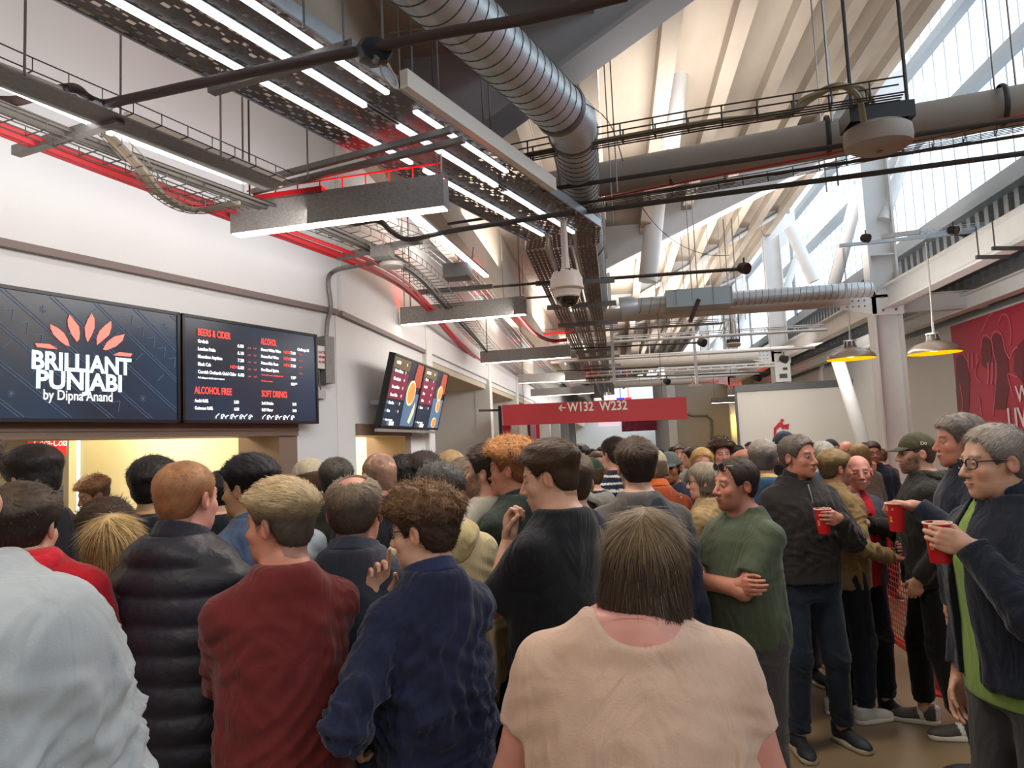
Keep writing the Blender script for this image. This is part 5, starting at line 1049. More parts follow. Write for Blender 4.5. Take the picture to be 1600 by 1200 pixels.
    Vt, Qt = snet(f_top, (-max(xs)-.12, min(ys)-.13, tp['hem']-.03), (max(xs)+.12, max(ys)+.13, 1.56), hc_)
    Nt = vnorm(Vt, Qt)
    amp = tp['folds']*tp.get('fk', 1.); z_ = Vt[:, 2]; low = np.clip((1.38-z_)/.35, .12, 1)
    if tp['kind'] == 'puffer':
        ph = (z_*s)/.085*math.pi*2/2; dis = .012*np.abs(np.sin(ph))-.006+.003*nz(Vt, 30, seed)
    else:
        vert = Vt*np.array([1., 1., .28]); fo = nz(vert, 9, seed, 3); rid = np.clip(1-np.abs(fo)*3.2, 0, 1)**1.5*1.7-.45; dis = amp*(rid+.4*nz(vert, 22, seed+3, 2))*low
        for side, S_, E_, W_, *_r in A:     # bunching round the elbows and armpits
            de = np.linalg.norm(Vt-E_, axis=1); ax_ = unit(W_-E_); dis += amp*.45*np.exp(-(de/.09)**2)*np.sin(((Vt-E_)@ax_)*150+3*nz(Vt, 12, seed, 1))
            da = np.linalg.norm(Vt-(S_+np.array([-side*.03, 0, -.1])), axis=1); dis += amp*.7*np.exp(-(da/.11)**2)*np.sin(Vt[:, 0]*60*side+Vt[:, 2]*95+2*nz(Vt, 9, seed+1, 1))
    if tp.get('crease'):
        for k_, (th_, f_, sd_) in enumerate(((.5, 13., 1), (-.35, 17., 4), (1.25, 11., 8), (-1.0, 19., 12))):
            u_ = (Vt[:, 0]*math.cos(th_)+Vt[:, 2]*math.sin(th_)*.8+Vt[:, 1]*.5)*f_+1.6*nz(Vt, 3.5, seed+sd_, 2); tri = np.abs(2*(u_-np.floor(u_))-1); mk = np.clip(nz(Vt, 5., seed+sd_+2, 1)*1.6+.2, 0, 1)*np.clip((1.44-z_)/.12, .1, 1); cp_ = np.clip(1-tri*1.5, 0, 1); dis = dis+tp['crease']*(cp_*cp_*(3-2*cp_)*1.3-.3)*mk*np.clip((z_-tp['hem']-.02)/.12, 0, 1)
    if tp['kind'] == 'cable': dis = dis*.6+.006*np.abs(np.sin(Vt[:, 2]*70+1.5*np.sin(np.arctan2(Vt[:, 1], Vt[:, 0])*20)))
    Vt2 = Vt+Nt*dis[:, None]
    Ct = np.tile(cc, (len(Vt), 1)); 
    if 'pat' in tp: Ct = tp['pat'](Vt, Ct, A)
    else: Ct = Ct*(1+.10*nz(Vt, 6, seed+2, 2)[:, None])
    mt_ = M_puff if tp['kind'] == 'puffer' or tp.get('m') == 'puff' else M_cloth
    mesh_obj(tp.get('name', 'top'), toW(Vt2), Qt, mt_, root, True, col=np.clip(Ct, .002, 1))
    if under:
        def f_un(B):
            d = None
            for side, S_, E_, W_, *_r in A:
                a_ = smin(scone(B, S_-np.array([side*.03, 0, 0]), E_, .064*g_arm, .050*g_arm), scone(B, E_, W_-unit(W_-E_)*.005, .050*g_arm, .036), .02); a_ = smax(a_, (B-W_.astype(np.float32))@unit(W_-E_).astype(np.float32), .006); d = a_ if d is None else np.minimum(d, a_)
            return d
        Vu, Qu = snet(f_un, (-max(xs)-.12, min(ys)-.13, .7), (max(xs)+.12, max(ys)+.13, 1.5), hc_); Vu = Vu+vnorm(Vu, Qu)*(.006*nz(Vu, 22, seed, 2))[:, None]
        mesh_obj('sleeves', toW(Vu), Qu, M_cloth, root, True, col=np.tile(lc(under), (len(Vu), 1)))
    if tp.get('rib') is not None or (slv < .9 and tp['kind'] != 'puffer'):      # neckband
        pass
    def band(nm, f, lo_, hi_, h_, c_, m_=None, noise=0., pat=None):
        Vx, Qx = snet(f, lo_, hi_, h_)
        if not len(Vx): return
        if noise: Vx = Vx+vnorm(Vx, Qx)*(noise*nz(Vx, 24, seed, 2))[:, None]
        cx_ = np.tile(lc(c_) if isinstance(c_, str) else c_, (len(Vx), 1)); cx_ = pat(Vx, cx_) if pat else cx_
        return mesh_obj(nm, toW(Vx), Qx, m_ or M_cloth, root, True, col=np.clip(cx_, .002, 1))
    if collar:
        ch = collar.get('h', .045); cf = collar.get('flare', .018); r0 = rn+.014+collar.get('gap', .0); oc = collar.get('open', .03)
        def fcol(B):
            z1 = B[..., 2]-.018; t_ = (z1-1.455)/ch; cx_ = 0; cyy = -.022+hunch*.3+.35*(B[..., 2]-1.45)
            tilt = (B[..., 1]+.02)*.35; t2 = (z1-1.452+tilt)/ch
            rr = np.sqrt(B[..., 0]**2+((B[..., 1]-cyy)/1.08)**2); d_ = np.abs(rr-(r0+cf*(1-np.clip(t2, 0, 1))))-.0080
            d_ = smax(d_, np.abs(z1+tilt-(1.452+ch/2))-ch/2, .006)
            return smax(d_, -np.maximum(np.abs(B[..., 0])-oc*(1.2-np.clip(t2, 0, 1)*.0), .03-B[..., 1]), .006)
        band('collar', fcol, (-.14, -.16, 1.38), (.14, .16, 1.46+ch+.06), min(hc_, .0062 if q >= 2 else .009), collar.get('c', tp['c']))
    if hood:
        def fh_(B):
            t_ = np.sqrt((B[..., 0]/.095)**2+((B[..., 1]+.055)/.075)**2); q_ = np.stack([(t_-1)*.085, B[..., 2]-1.475-.25*B[..., 1]], -1)
            d_ = np.sqrt((q_**2).sum(-1))-.026*(1.3-np.clip(B[..., 1]/.1+.3, 0, 1)*.7)
            d_ = smin(d_, sell(B, (0, -.125, 1.42), (.085, .04, .075)), .04)
            return smax(d_, -f_neck(B)+.004, .01)
        band('hood', fh_, (-.17, -.2, 1.32), (.17, .12, 1.56), min(hc_, .011), hood, noise=.008)
    # --- trousers and shoes
    if legs is None: legs = dict(c=['1a1e28', '22242a', '2c3444', '16171b', '3a3a3e'][seed % 5], _lo=True)
    if legs is not None:
        lg = dict(c='1c2230', ease=.018, hem=.10, folds=.007); lg.update(legs); le = lg['ease']
        def f_leg(B):
            T2 = T.copy(); d = smax(f_torso(B, T2, .006, w, belly*.6), B[..., 2]-1.0, .01)
            for i, side in enumerate((1, -1)):
                h_, k_, a_ = legj(side, i); e_ = smin(scone(B, h_, k_, .090*w+le*.6, .058+le), scone(B, k_, a_-np.array([0, 0, .02]), .058+le, .046+le*.8), .03); d = smin(d, e_, .035)
            return smax(d, lg['hem']-B[..., 2], .006)
        Vl, Ql = snet(f_leg, (-.32*w, -.32, .05), (.32*w, .35, 1.03), hc_*1.15 if not lg.get('_lo') else max(hc_*1.15, .022)); Nl = vnorm(Vl, Ql)
        kz = np.exp(-((Vl[:, 2]-.49)/.12)**2)+np.exp(-((Vl[:, 2]-.14)/.07)**2)*1.4+np.exp(-((Vl[:, 2]-.84)/.07)**2); Vl = Vl+Nl*(lg['folds']*(kz*nz(Vl*np.array([1, 1, 2.2]), 16, seed+1, 2)+.4*nz(Vl*np.array([1, 1, .3]), 14, seed+2, 2)))[:, None]
        Cl = np.tile(lc(lg['c']), (len(Vl), 1))*(1+.18*nz(Vl, 7, seed, 2)[:, None]+(.35*np.exp(-((Vl[:, 2]-.6)/.2)**2)*np.clip(Vl[:, 1]/.1, 0, 1))[:, None]*lg.get('fade', 0))
        mesh_obj('trousers', toW(Vl), Ql, M_cloth, root, True, col=np.clip(Cl, .002, 1))
        sh = dict(c='20242a', sole='d8d2c4', band=None); sh.update(shoes or {})
        for i, side in enumerate((1, -1)):
            fx, fy = ft[i]; yaw_ = -side*10; Rf = rotm(yaw_); zb = -base_z/s if abs(base_z) < .25 else 0; o_ = np.array([fx, fy-.06, max(zb, -.2)*0])
            def loc(B): return (B-o_.astype(np.float32))@Rf.astype(np.float32)
            def fsole(B):
                L = loc(B); wd_ = .040+.010*np.sin(np.clip((L[..., 1]+.03)/.27, 0, 1)*3.1)+.0*L[..., 0]; c_ = np.clip(L[..., 1], .0, .19); dd_ = np.sqrt(L[..., 0]**2+(L[..., 1]-c_)**2)-wd_
                return smax(dd_, np.abs(L[..., 2]-.014)-.014, .008)
            def fup(B):
                L = loc(B); d_ = smin(sell(L, (0, .16, .028), (.044, .075, .036)), smin(sell(L, (0, .02, .045), (.038, .055, .052)), scone(L, (0, .01, .06), (0, .0, .105), .04, .042), .03), .045)
                d_ = smin(d_, scone(L, (0, .04, .07), (0, .15, .035), .030, .030), .03)
                return smax(smax(d_, .022-L[..., 2], .004), L[..., 2]-.105, .006)
            hs_ = (.007 if q >= 2 else .012) if not lg.get('_lo') else .014
            Vx, Qx = snet(fup, o_+np.array([-.16, -.12, 0]), o_+np.array([.16, .30, .13]), hs_)
            cx_ = np.tile(lc(sh['c']), (len(Vx), 1)); L = (Vx-o_)@Rf
            if sh['band']: bnd = (np.abs(L[:, 1]-.06-.3*(L[:, 2]-.05)) < .013) | (L[:, 1] < -.015); cx_[bnd] = lc(sh['band'])
            so = mesh_obj('shoe', toW(Vx), Qx, M_shoe, root, True, col=cx_)
            Vx, Qx = snet(fsole, o_+np.array([-.16, -.12, -.01]), o_+np.array([.16, .30, .04]), hs_); mesh_obj('sole', toW(Vx), Qx, M_shoe, so, True, col=np.tile(lc(sh['sole']), (len(Vx), 1)))
            if q >= 2 and not lg.get('_lo'):
                la = MB()
                for k_ in range(4):
                    yy = .06+k_*.024; zz = .088-k_*.0125; a_ = np.array([-.022, yy, zz-.006]); b_ = np.array([.022, yy+.008, zz-.006]); m_ = np.array([0, yy+.004, zz+.006]); la.tube([toW((x@Rf.T+o_)[None])[0] for x in (a_, m_, b_)], .0028*s, 4)
                la.build('laces', mat('lace_white', sh.get('lace', 'c8c4ba'), .7) if not sh.get('lace') else mat('lace_'+sh['lace'], sh['lace'], .7), so)
    # --- hair, cap, glasses
    def toH(L): return toW(L@Rh.T+hd_c)
    if hair: make_hair(root, hair, toH, seed, q, f_head, ear, wide, cap)
    if cap:
        cp = dict(c='333333', brim=0, dir=1); cp.update(cap)
        def fcap(L):
            d_ = sell(L, (0, -.012, .034), (.084*wide, .106, .096)); d_ = smax(d_, (.030-.18*(L[..., 1]))-L[..., 2], .006)
            return d_
        Vx, Qx = snet(fcap, (-.1, -.13, .0), (.1, .12, .15), .007 if q < 3 else .005); 
        sea = np.exp(-(np.abs(Vx[:, 0])/.0035)**2)*.0015+.0008*np.cos(np.arctan2(Vx[:, 0], Vx[:, 1]+.012)*6); Vx = Vx+vnorm(Vx, Qx)*sea[:, None]
        cx_ = np.tile(lc(cp['c']), (len(Vx), 1))*(1+.08*nz(Vx, 20, seed)[:, None]); co = mesh_obj('cap', toH(Vx), Qx, M_cloth, root, True, col=cx_)
        if cp['brim']:
            sgn = cp['dir']
            def fbr(L):
                zz = L[..., 2]-(.030+.012*1-.0*L[..., 1])+7*L[..., 0]**2*.55+.28*(L[..., 1]*sgn-.09); dd_ = np.sqrt((L[..., 0]/.072)**2+((L[..., 1]*sgn-.085)/.082)**2)-1
                return smax(smax(dd_*.07, np.abs(zz-.0)-.003, .002), -(L[..., 1]*sgn-.055), .004)
            Vx, Qx = snet(fbr, (-.1, -.2 if sgn < 0 else 0, -.08), (.1, 0 if sgn < 0 else .2, .1), .0045); mesh_obj('brim', toH(Vx), Qx, M_cloth, co, True, col=np.tile(lc(cp.get('bc', cp['c'])), (len(Vx), 1)))
        if cp.get('text'):
            tb_ = MB(); add_text(tb_, cp['text'], .028, toH(np.array([[.086*cp.get('ts', -1), -.0, .055]]))[0], Rb@Rh@np.array([0, -cp.get('ts', -1)*-1., 0])*1., Rb@Rh@np.array([0, 0, 1.]), .02); tb_.build('emblem', mat('cap_white', 'e8e8e2', .6), co)
    if glasses:
        gl_ = MB(); r_ = .0020 if glasses.get('r') is None else glasses['r']; zt_ = glasses.get('z', .003); yf = glasses.get('y', .098); gw = .0225; gh_ = .017
        for sx_ in (-1, 1):
            ang = np.arange(17)*2*math.pi/16; ring = [np.array([sx_*.031+gw*np.sign(math.cos(a))*abs(math.cos(a))**.7, yf-.004*(abs(math.cos(a)))*(math.cos(a)*sx_ > 0)*3, zt_+gh_*np.sign(math.sin(a))*abs(math.sin(a))**.7]) for a in ang]
            gl_.tube([toH(p[None])[0] for p in ring], r_*s*1.2, 5, cap=False); gl_.tube([toH(np.array([p]))[0] for p in ((sx_*.054, yf-.012, zt_+.008), (sx_*.076*wide, .055, zt_+.009), (sx_*.082*wide, -.005, zt_+.008), (sx_*.08*wide, -.03, zt_-.012))], r_*s, 5)
        gl_.tube([toH(np.array([p]))[0] for p in ((-.009, yf, zt_+.004), (0, yf+.004, zt_+.007), (.009, yf, zt_+.004))], r_*s, 5)
        go = gl_.build('glasses', mat('frame_'+glasses.get('c', '1a1a1e'), glasses.get('c', '1a1a1e'), .25), root)
        if glasses.get('dark'):
            ln = MB()
            for sx_ in (-1, 1): ln.lathe([(0, .001), (.019*s, .001), (.019*s, -.001)], toH(np.array([[sx_*.031, yf-.002, zt_]]))[0], 14, Rb@Rh@np.array([0, 1., 0]))
            ln.build('lenses', mat('dark_lens', '08080a', .08), go)
    return dict(root=root, toW=toW, toH=toH, hands=held, Rb=Rb, Rh=Rh, s=s, off=off, bz=base_z, arms=A)
def hair_mask(L, hs):
    X = np.abs(L[..., 0]); Y = L[..., 1]; Zz = L[..., 2]; rec = hs.get('recede', 0.)
    zb = np.interp(Y, [-.11, -.085, -.055, -.028, -.012, .012, .030, .045, .062, .078, .10], [-.085, -.085, -.075, -.035, .012, .010, -.012, .030, .058+rec, .070+rec, .076+rec])+hs.get('lift', 0)
    m = zb-Zz
    if hs.get('bald'): b = hs['bald']; m = np.maximum(m, b[3]-np.sqrt((L[..., 0]/b[0])**2+((Y-b[2])/b[1])**2)*b[3]-np.clip((.03-Zz), 0, 1)*5)
    return m, zb
def make_hair(root, hs, toH, seed, q, fhd, ear, wide, cap):
    style = hs.get('style', 'short'); c = lc(hs['c']); tt = hs.get('t', .015); ts = hs.get('side', .006); rough = hs.get('rough', .004); fr = hs.get('freq', 60)
    lenz = hs.get('long', 0)     # how far below ear level long hair falls
    def f(L):
        m, zb = hair_mask(L, hs); Zz = L[..., 2]; up = np.clip((Zz-.01)/.07, 0, 1); fwd = np.clip(L[..., 1]/.09, -.2, 1)*hs.get('front', 0)
        th = ts+(tt-ts)*up*up*(3-2*up)+fwd*up
        d = sell(L, (0, -.014, .036), (.0765*wide, .0975, .0835))-th
        th = th*np.clip((Zz+.095)/.06, .15, 1)
        d = smin(sell(L, (0, -.014, .036), (.0765*wide, .0975, .0835))-th, sell(L, (0, -.045, -.02), (.060*wide, .052, .058))-ts*.3*np.clip((Zz+.09)/.05, 0, 1), .03)
        d = d-rough*nz(L, fr, seed, 3)*(.35+.65*up)
        d = smax(d, m+hs.get('jag', .004)*nz(L, 90, seed+1, 2), .008); d = smax(d, np.maximum(-.084-Zz, np.where(L[..., 1] > -.03, -.052-Zz, -1.)), .004)
        if lenz:
            fl = hs.get('flare', 0.); zz = np.clip((.05-Zz)/(.05+lenz), 0, 1); dm_ = np.sqrt(np.clip(1-(np.maximum(Zz-.02, 0)/.105)**2, .05, 1)); ax_ = (.088+.012*zz+fl*zz)*dm_; ay = (.092+.006*zz)*dm_; n = np.sqrt((L[..., 0]/ax_)**2+((L[..., 1]+.030)/ay)**2); sh_ = (n-1)*.088
            sh_ = np.abs(sh_+.012)-.014-.003*nz(L*np.array([1, 1, .2], np.float32), 55, seed, 2); sh_ = smax(sh_, Zz-.11, .02); sh_ = smax(sh_, -lenz-Zz+.012*nz(L*np.array([1, 1, .1], np.float32), 80, seed, 1), .006); sh_ = smax(sh_, L[..., 1]-hs.get('openy', .035)+.0*Zz, .012)
            d = smin(d, sh_, .02)
        if cap: d = smax(d, L[..., 2]-(.040-.18*L[..., 1]), .004)
        return d
    h = {3: .0045, 2: .0058, 1: .009, 0: .014}[q]
    V, Q = snet(f, (-.15, -.16, -max(.12, lenz+.03)), (.15, .15, .17+tt), h)
    if not len(V): return
    N = vnorm(V, Q)
    C = np.tile(c, (len(V), 1)); c2 = lc(hs.get('c2', hs['c'])); up = np.clip((V[:, 2]-.02)/.08, 0, 1)*hs.get('tip', 1.)
    C = C*(1-up[:, None])+c2*up[:, None]; C = C*(1+.25*nz(V*np.array([1, 1, .35]), 70, seed, 2)[:, None])
    ho = mesh_obj('hair', toH(V), Q, M_hair, root, True, col=np.clip(C, .003, 1))
    if q < 1: return
    # strands: ribbons combed over the shell
    n_s = int({3: 5200, 2: 2400, 1: 700}[q]*hs.get('dens', 1.)); rs = np.random.RandomState(seed)
    src = rs.randint(0, len(V), n_s); P = V[src]+rs.normal(size=(n_s, 3))*.002; Nn = N[src]; K = 5; Ls = hs.get('len', .02)*rs.uniform(.6, 1.3, n_s)
    wd = hs.get('wd', .0011)*(1.5 if q == 1 else 1.)
    up = np.clip((P[:, 2]-.01)/.07, 0, 1)
    if not lenz: Ls = Ls*(.35+.65*up)
    comb = np.array(hs.get('comb', (0, .6, -.2)), float); lift = hs.get('liftn', .35 if not lenz else .06); curl = hs.get('curl', .2)
    crown = np.array([.0, -.05, .11]) if not lenz else np.array([.0, .02, .16]); rad = P-crown; rad /= np.linalg.norm(rad, axis=1)[:, None]+1e-6
    dirn = rad*.6+comb+(0 if not lenz else np.array([0, 0, -2.2])*np.clip((.10-P[:, 2])/.06, 0, 1)[:, None]); path = [P.copy()]
    p = P.copy()
    for k in range(1, K):
        d = dirn-Nn*(dirn*Nn).sum(1)[:, None]; d /= np.linalg.norm(d, axis=1)[:, None]+1e-6
        cv = np.stack([np.sin(p@_K[j]*hs.get('cf', 60)+_PH[j]*3+src*.7*(j+1)) for j in range(3)], 1)
        d = d+Nn*lift*(1-.35*k)+curl*cv; d /= np.linalg.norm(d, axis=1)[:, None]+1e-6
        p = p+d*(Ls/(K-1))[:, None]; path.append(p.copy())
    path = np.stack(path, 1); tan = np.gradient(path, axis=1); sidev = np.cross(tan, Nn[:, None, :]); sidev /= np.linalg.norm(sidev, axis=2)[..., None]+1e-9
    wv = wd*np.linspace(1, .15, K)[None, :, None]; Lf = path-sidev*wv; Rt = path+sidev*wv; W_ = np.stack([Lf, Rt], 2).reshape(n_s, K*2, 3)
    base = (np.arange(n_s)*K*2)[:, None]; fs = np.concatenate([base+np.array([2*k, 2*k+1, 2*k+3, 2*k+2]) for k in range(K-1)], 0)
    colr = C[src]*rs.uniform(.65, 1.4, n_s)[:, None]*hs.get('sb', 1.1); hl = rs.uniform(size=n_s) < hs.get('hl', 0); colr[hl] = lc(hs.get('hlc', 'c8a878'))
    colr = np.repeat(colr, K*2, 0)
    mesh_obj('hair_strands', toH(W_.reshape(-1, 3)), fs, M_hair, ho, True, col=np.clip(colr, .003, 1), kind='stuff')
# ================================================================ the crowd
def cup_at(name, R_, fillc, label, c=None, axis=None, textc=None, s=1., face=None):
    h_, r1, r0 = .145*s, .047*s, .034*s; axis = unit(axis if axis is not None else (0, 0, 1)); t = empty(name, c, label, 'cup')
    MB().lathe([(0, 0), (r0, 0), (r1*.97, h_-.006), (r1*1.04, h_-.005), (r1*1.04, h_), (r1*.95, h_), (r0*.95, .006)], c, 28, axis).build('cup_body', mat('cup_red', 'b8141c', .4), t)
    MB().lathe([(r1*.98, h_-.0045), (r1*1.055, h_-.004), (r1*1.055, h_+.001), (r1*.93, h_+.001)], c, 28, axis).build('rim', mat('cup_rim', 'f0d8c8', .4), t)
    MB().lathe([(0, 0), (r1*.93, .0)], np.array(c)+axis*(h_-.012), 24, axis).build('drink', mat('drink_'+fillc, fillc, .25), t)
    sd = unit(np.cross(axis, -_F)); m_ = MB(); vd = unit(CAM-np.array(c)); vd = unit(vd-axis*(vd@axis)); sdv = unit(np.cross(axis, vd)); lb = unit(sdv*-.6+vd*.8); tg = np.cross(axis, lb)
    for k_, (hh, w_) in enumerate(((.52, .012), (.46, .012), (.40, .012), (.36, .012))): m_.box(np.array(c)+axis*h_*hh+lb*(r0+(r1-r0)*hh+.0006), (w_, .0015, .004), np.stack([tg, lb, axis], 1))
    m_.build('printed_mark', mat('cup_gold', 'd8a058', .4), t, kind='stuff')
    return t
def cup_for(pr, i, label, fillc='d9a06a', up=(0, 0, 1), cs=.92):
    side, W_, Rhd, ts, opt = pr['hands'][i]
    cc = W_+Rhd@np.array([0, .082, -.047]); c = pr['toW'](cc[None])[0]; up = unit(up); return cup_at('beer_cup', None, fillc, label, c-up*.085, up, s=cs)
def wp(px, py, D): return tuple(at(px, py, D=D))
def sh(c, c2=None, t=.018, side=.006, **k): d = dict(c=c, c2=c2 or c, t=t, side=side, len=.02, shadow=.3); d.update(k); return d
# ---- foreground row
person(-96, 648, 1.3, 4, 'man in a crumpled pale blue-white shirt, cut off by the left edge', skin='fair', hair=sh('3a2a20'), top=dict(c='a9aeb0', ease=.05, folds=.012, crease=.009, hem=.72, hang=1., sleeve=1.), w=1.4, arms=('front', 'pocket'), q=3, collar=dict(h=.05, flare=.03), legs=None)
def strap(V, C, A): return C
person(1006, 795, 1.60, 0, 'woman with a brown bob in a pale pink T-shirt, seen from behind, nearest the camera', female=True, skin='pink', w=1.62, nd=.05, hxo=.045, hr=4, hy=-14, hair=dict(c='3e2e22', c2='7c6648', t=.014, side=.008, len=.06, long=.115, flare=.006, curl=.12, hl=.07, hlc='7a664a', rough=.002, openy=.055, dens=1.6, wd=.0008), top=dict(c='cfae98', sleeve=.27, neck=.07, nape=.062, ease=.012, folds=.008, hang=.6, hem=.75), belly=.04, arms=((( .30, .06, .84)), 'down')[0:0] or (((.31, .10, .84), (.7, -.4, 1.1), (0, .3, -1), (-1, 0, 0), .5), ((.33, .12, .86), (.7, -.4, 1.1), (0, .3, -1), (-1, 0, 0), .5)), q=3, legs=dict(c='15171c'))
P_b = person(436, 747, 2.1, 38, 'man with quiffed fair hair in a burgundy sweater', hy=80, hair=dict(c='4a3e34', c2='c4aa80', t=.026, side=.003, len=.022, shadow=.55, front=.006, comb=(0, .5, .4), rough=.004, recede=.0), skin='red', top=dict(c='682321', ease=.018, folds=.007, crease=.004, hem=.82, neck=.0), arms=(((-.11, .17, 1.17), (.6, .2, 1.05), (-1, .2, .05), (0, -1, 0), .6, dict(nohand=1)), ((-.11, .17, 1.17), (.6, .2, 1.05), (-1, .2, .05), (0, -1, 0), .6, dict(nohand=1))), w=.98, q=3, legs=dict(c='232a3c'))
person(293, 722, 2.4, -12, 'ginger man in a dark quilted sleeveless puffer vest', hy=-14, hair=dict(c='8a5a3a', c2='a87850', t=.008, side=.004, len=.008, shadow=.6, rough=.0015, dens=1.2), skin='pink', wide=1.05, w=1.18, top=dict(c='23222c', sleeve=0, kind='puffer', ease=.03, hem=.84), under='a8a49c', arms=('front', 'front'), q=3, collar=dict(h=.06, flare=.014, open=.0), legs=dict(c='1a2030'))
person(660, 754, 2.1, 48, 'teenager with curly brown hair and glasses in a navy overshirt, finger on chin', hy=78, hp=-4, hair=dict(c='33231a', c2='7a583a', t=.034, side=.010, len=.026, shadow=.2, front=.012, curl=1.1, cf=110, liftn=.5, rough=.012, freq=75, lift=-.008, recede=-.012, dens=1.4, comb=(0, .2, .1)), glasses=dict(c='15151a'), skin='fair', top=dict(c='1a2038', ease=.024, crease=.008, folds=.013, hem=.74, hang=1.), arms=(((-.05, .235, 1.375), (.25, .35, .8), (.03, -.14, 1), (-.3, -1, .0), .9, dict(point=True)), ((.18, .14, 1.05), (.7, -.5, 1.1), (-.1, .35, -1), (-1, 0, 0), .8)) , q=3, collar=dict(h=.05, flare=.016, open=.0, c='232b4c'), legs=dict(c='101218'), w=.88)
person(555, 742, 2.35, 4, 'man with thinning grey-brown hair in a faded denim jacket', hy=0, hair=dict(c='4a3c32', c2='8a7660', t=.012, side=.009, len=.016, shadow=.45, bald=(.048, .055, -.035, .045), rough=.004), skin='red', wide=1.05, w=1.1, top=dict(c='3c3f4a', ease=.022, folds=.007, hem=.85), arms=('front', 'front'), q=3, collar=dict(h=.05, flare=.02, open=0., c='444856'), legs=dict(c='14161c'))
person(856, 688, 2.65, 62, 'man in a black T-shirt, hand raised to his chin', hy=84, hp=-10, hair=dict(c='3a281c', c2='4e3826', t=.024, side=.002, len=.024, shadow=.45, front=.003, comb=(0, .9, .0), rough=.004, lift=.012), skin='fair', top=dict(c='17171b', sleeve=.42, ease=.022, folds=.007, hem=.84), arms=(((.0, .2, 1.15), (.5, 0, 1), (-1, .1, .2), (0, -1, 0), .6), ((.0, .215, 1.375), (.2, .4, .8), (-.1, -.12, 1), (0, -1, .2), 1.1)), q=3, legs=dict(c='101114'), w=1.1)
person(1146, 716, 3.3, 128, 'man in an olive green T-shirt with crossed arms, sunglasses on his head', hy=112, hr=-2, hair=dict(c='2a211b', c2='4a3c30', t=.012, side=.005, len=.016, shadow=.4, recede=.06, rough=.004), skin='red', stubble=.22, top=dict(c='4c5440', sleeve=.36, neck=.02, ease=.018, folds=.006, hem=.87), arms=('cross', 'cross'), glasses=dict(z=.088, y=.085, c='101014', dark=1), q=3, legs=dict(c='4a4444'), w=1.0, belly=.015, wide=1.06)
# ---- the group with cups on the right
p_fl = person(1245, 680, 4.2, 196, 'tall grey-haired man in a charcoal fleece and jeans holding a red cup', hy=222, hair=dict(c='4e4540', c2='7a7068', t=.014, side=.006, len=.014, shadow=.5, recede=.012), skin='red', top=dict(c='2e2927', ease=.026, folds=.008, crease=.004, hem=.90), legs=dict(c='1c2532', ease=.012, fade=.6), arms=('down', ((.06, .27, 1.275), (.5, -.1, .9), (-.75, .55, .1), (-.3, -.8, 0), 1.0)), q=3, collar=dict(h=.07, flare=.012, open=.03, c='2a2624'), stance=.13, feet=((.13, .06), (-.15, .02)), shoes=dict(c='1e2128', sole='a99f88'), w=1.02)
zp = MB(); zf = lambda x, y, z_: p_fl['toW'](np.array([[x, y, z_]]))[0]
zp.tube([zf(0, .098, 1.45), zf(0, .128, 1.38), zf(0, .142, 1.28)], .004, 6); zp.box(zf(0, .146, 1.27), (.012, .008, .03)); zp.build('zip', mat('zip_silver', '8a8a86', .35, metal=.6), p_fl['root'])
cup_for(p_fl, 1, 'red paper beer cup held by the man in the charcoal fleece')
p_cap = person(1428, 676, 4.35, 78, 'bearded man in an olive cap and black hooded jacket', hy=88, cap=dict(c='45412c', brim=1, bc='3c3826', text='Do', ts=-1), hair=dict(c='5a4634', t=.006, side=.003, len=.006), beard='4a3626', skin='fair', top=dict(c='24221f', ease=.03, folds=.009, hem=.84), hood='28251f', legs=dict(c='0e0e10', ease=.014, hem=.13), arms=('cup', 'pocket'), q=3, shoes=dict(c='4a4540', sole='cfc6b4', band='e0dcd2'), feet=((.09, .10), (-.10, -.06)))
cup_for(p_cap, 0, 'red paper beer cup held by the bearded man in the olive cap')
p_gl = person(1547, 664, 2.5, 104, 'silver-haired man with glasses in a navy jacket over a green shirt', hy=96, hp=-2, hair=dict(c='6c625c', c2='b4a89c', t=.014, side=.008, len=.022, shadow=.4, recede=.02, rough=.003), glasses=dict(c='1c2030'), skin='fair', top=dict(c='161c2a', ease=.034, folds=.010, hem=.88, open=.05, ox=.05), collar=dict(h=.07, flare=.022, open=.05, c='1a2232'), legs=dict(c='3c3c3c', ease=.02), arms=('down', ((.10, .21, 1.345), (.5, -.1, .9), (-.35, .8, .25), (-.8, -.5, 0), 1.0)), q=3, w=1.05, smile=True)
cup_for(p_gl, 1, 'red paper beer cup nearest the camera, held by the man with glasses')
person_in = p_gl
def f_sh(B):
    return smax(smax(f_torso(B, TORSO, .022, 1.05), .82-B[..., 2], .01), -ssph(B, (0, .02, 1.50), .075), .01)
V_, Q_ = snet(f_sh, (-.3, -.25, .78), (.3, .3, 1.52), .011); mesh_obj('green_shirt', p_gl['toW'](V_), Q_, M_cloth, p_gl['root'], True, col=np.tile(lc('7d9a4a'), (len(V_), 1)))
p_m2 = person(1495, 647, 3.6, 80, 'grey-haired man in a navy jacket behind the man with glasses, holding out a cup', hy=84, hair=dict(c='504640', c2='8c8078', t=.018, side=.006, len=.02, shadow=.5), skin='red', top=dict(c='1a2030', ease=.03, folds=.008, hem=.84), collar=dict(h=.06, flare=.02, open=.03), legs=dict(c='15171c'), arms=('down', (wp(1434, 792, 3.4), (.4, -.2, 1.0), (-1, .15, .25), (0, 0, -1), .9, dict(world=1))), q=3)
cup_for(p_m2, 1, 'red paper beer cup held out by the grey-haired man behind')
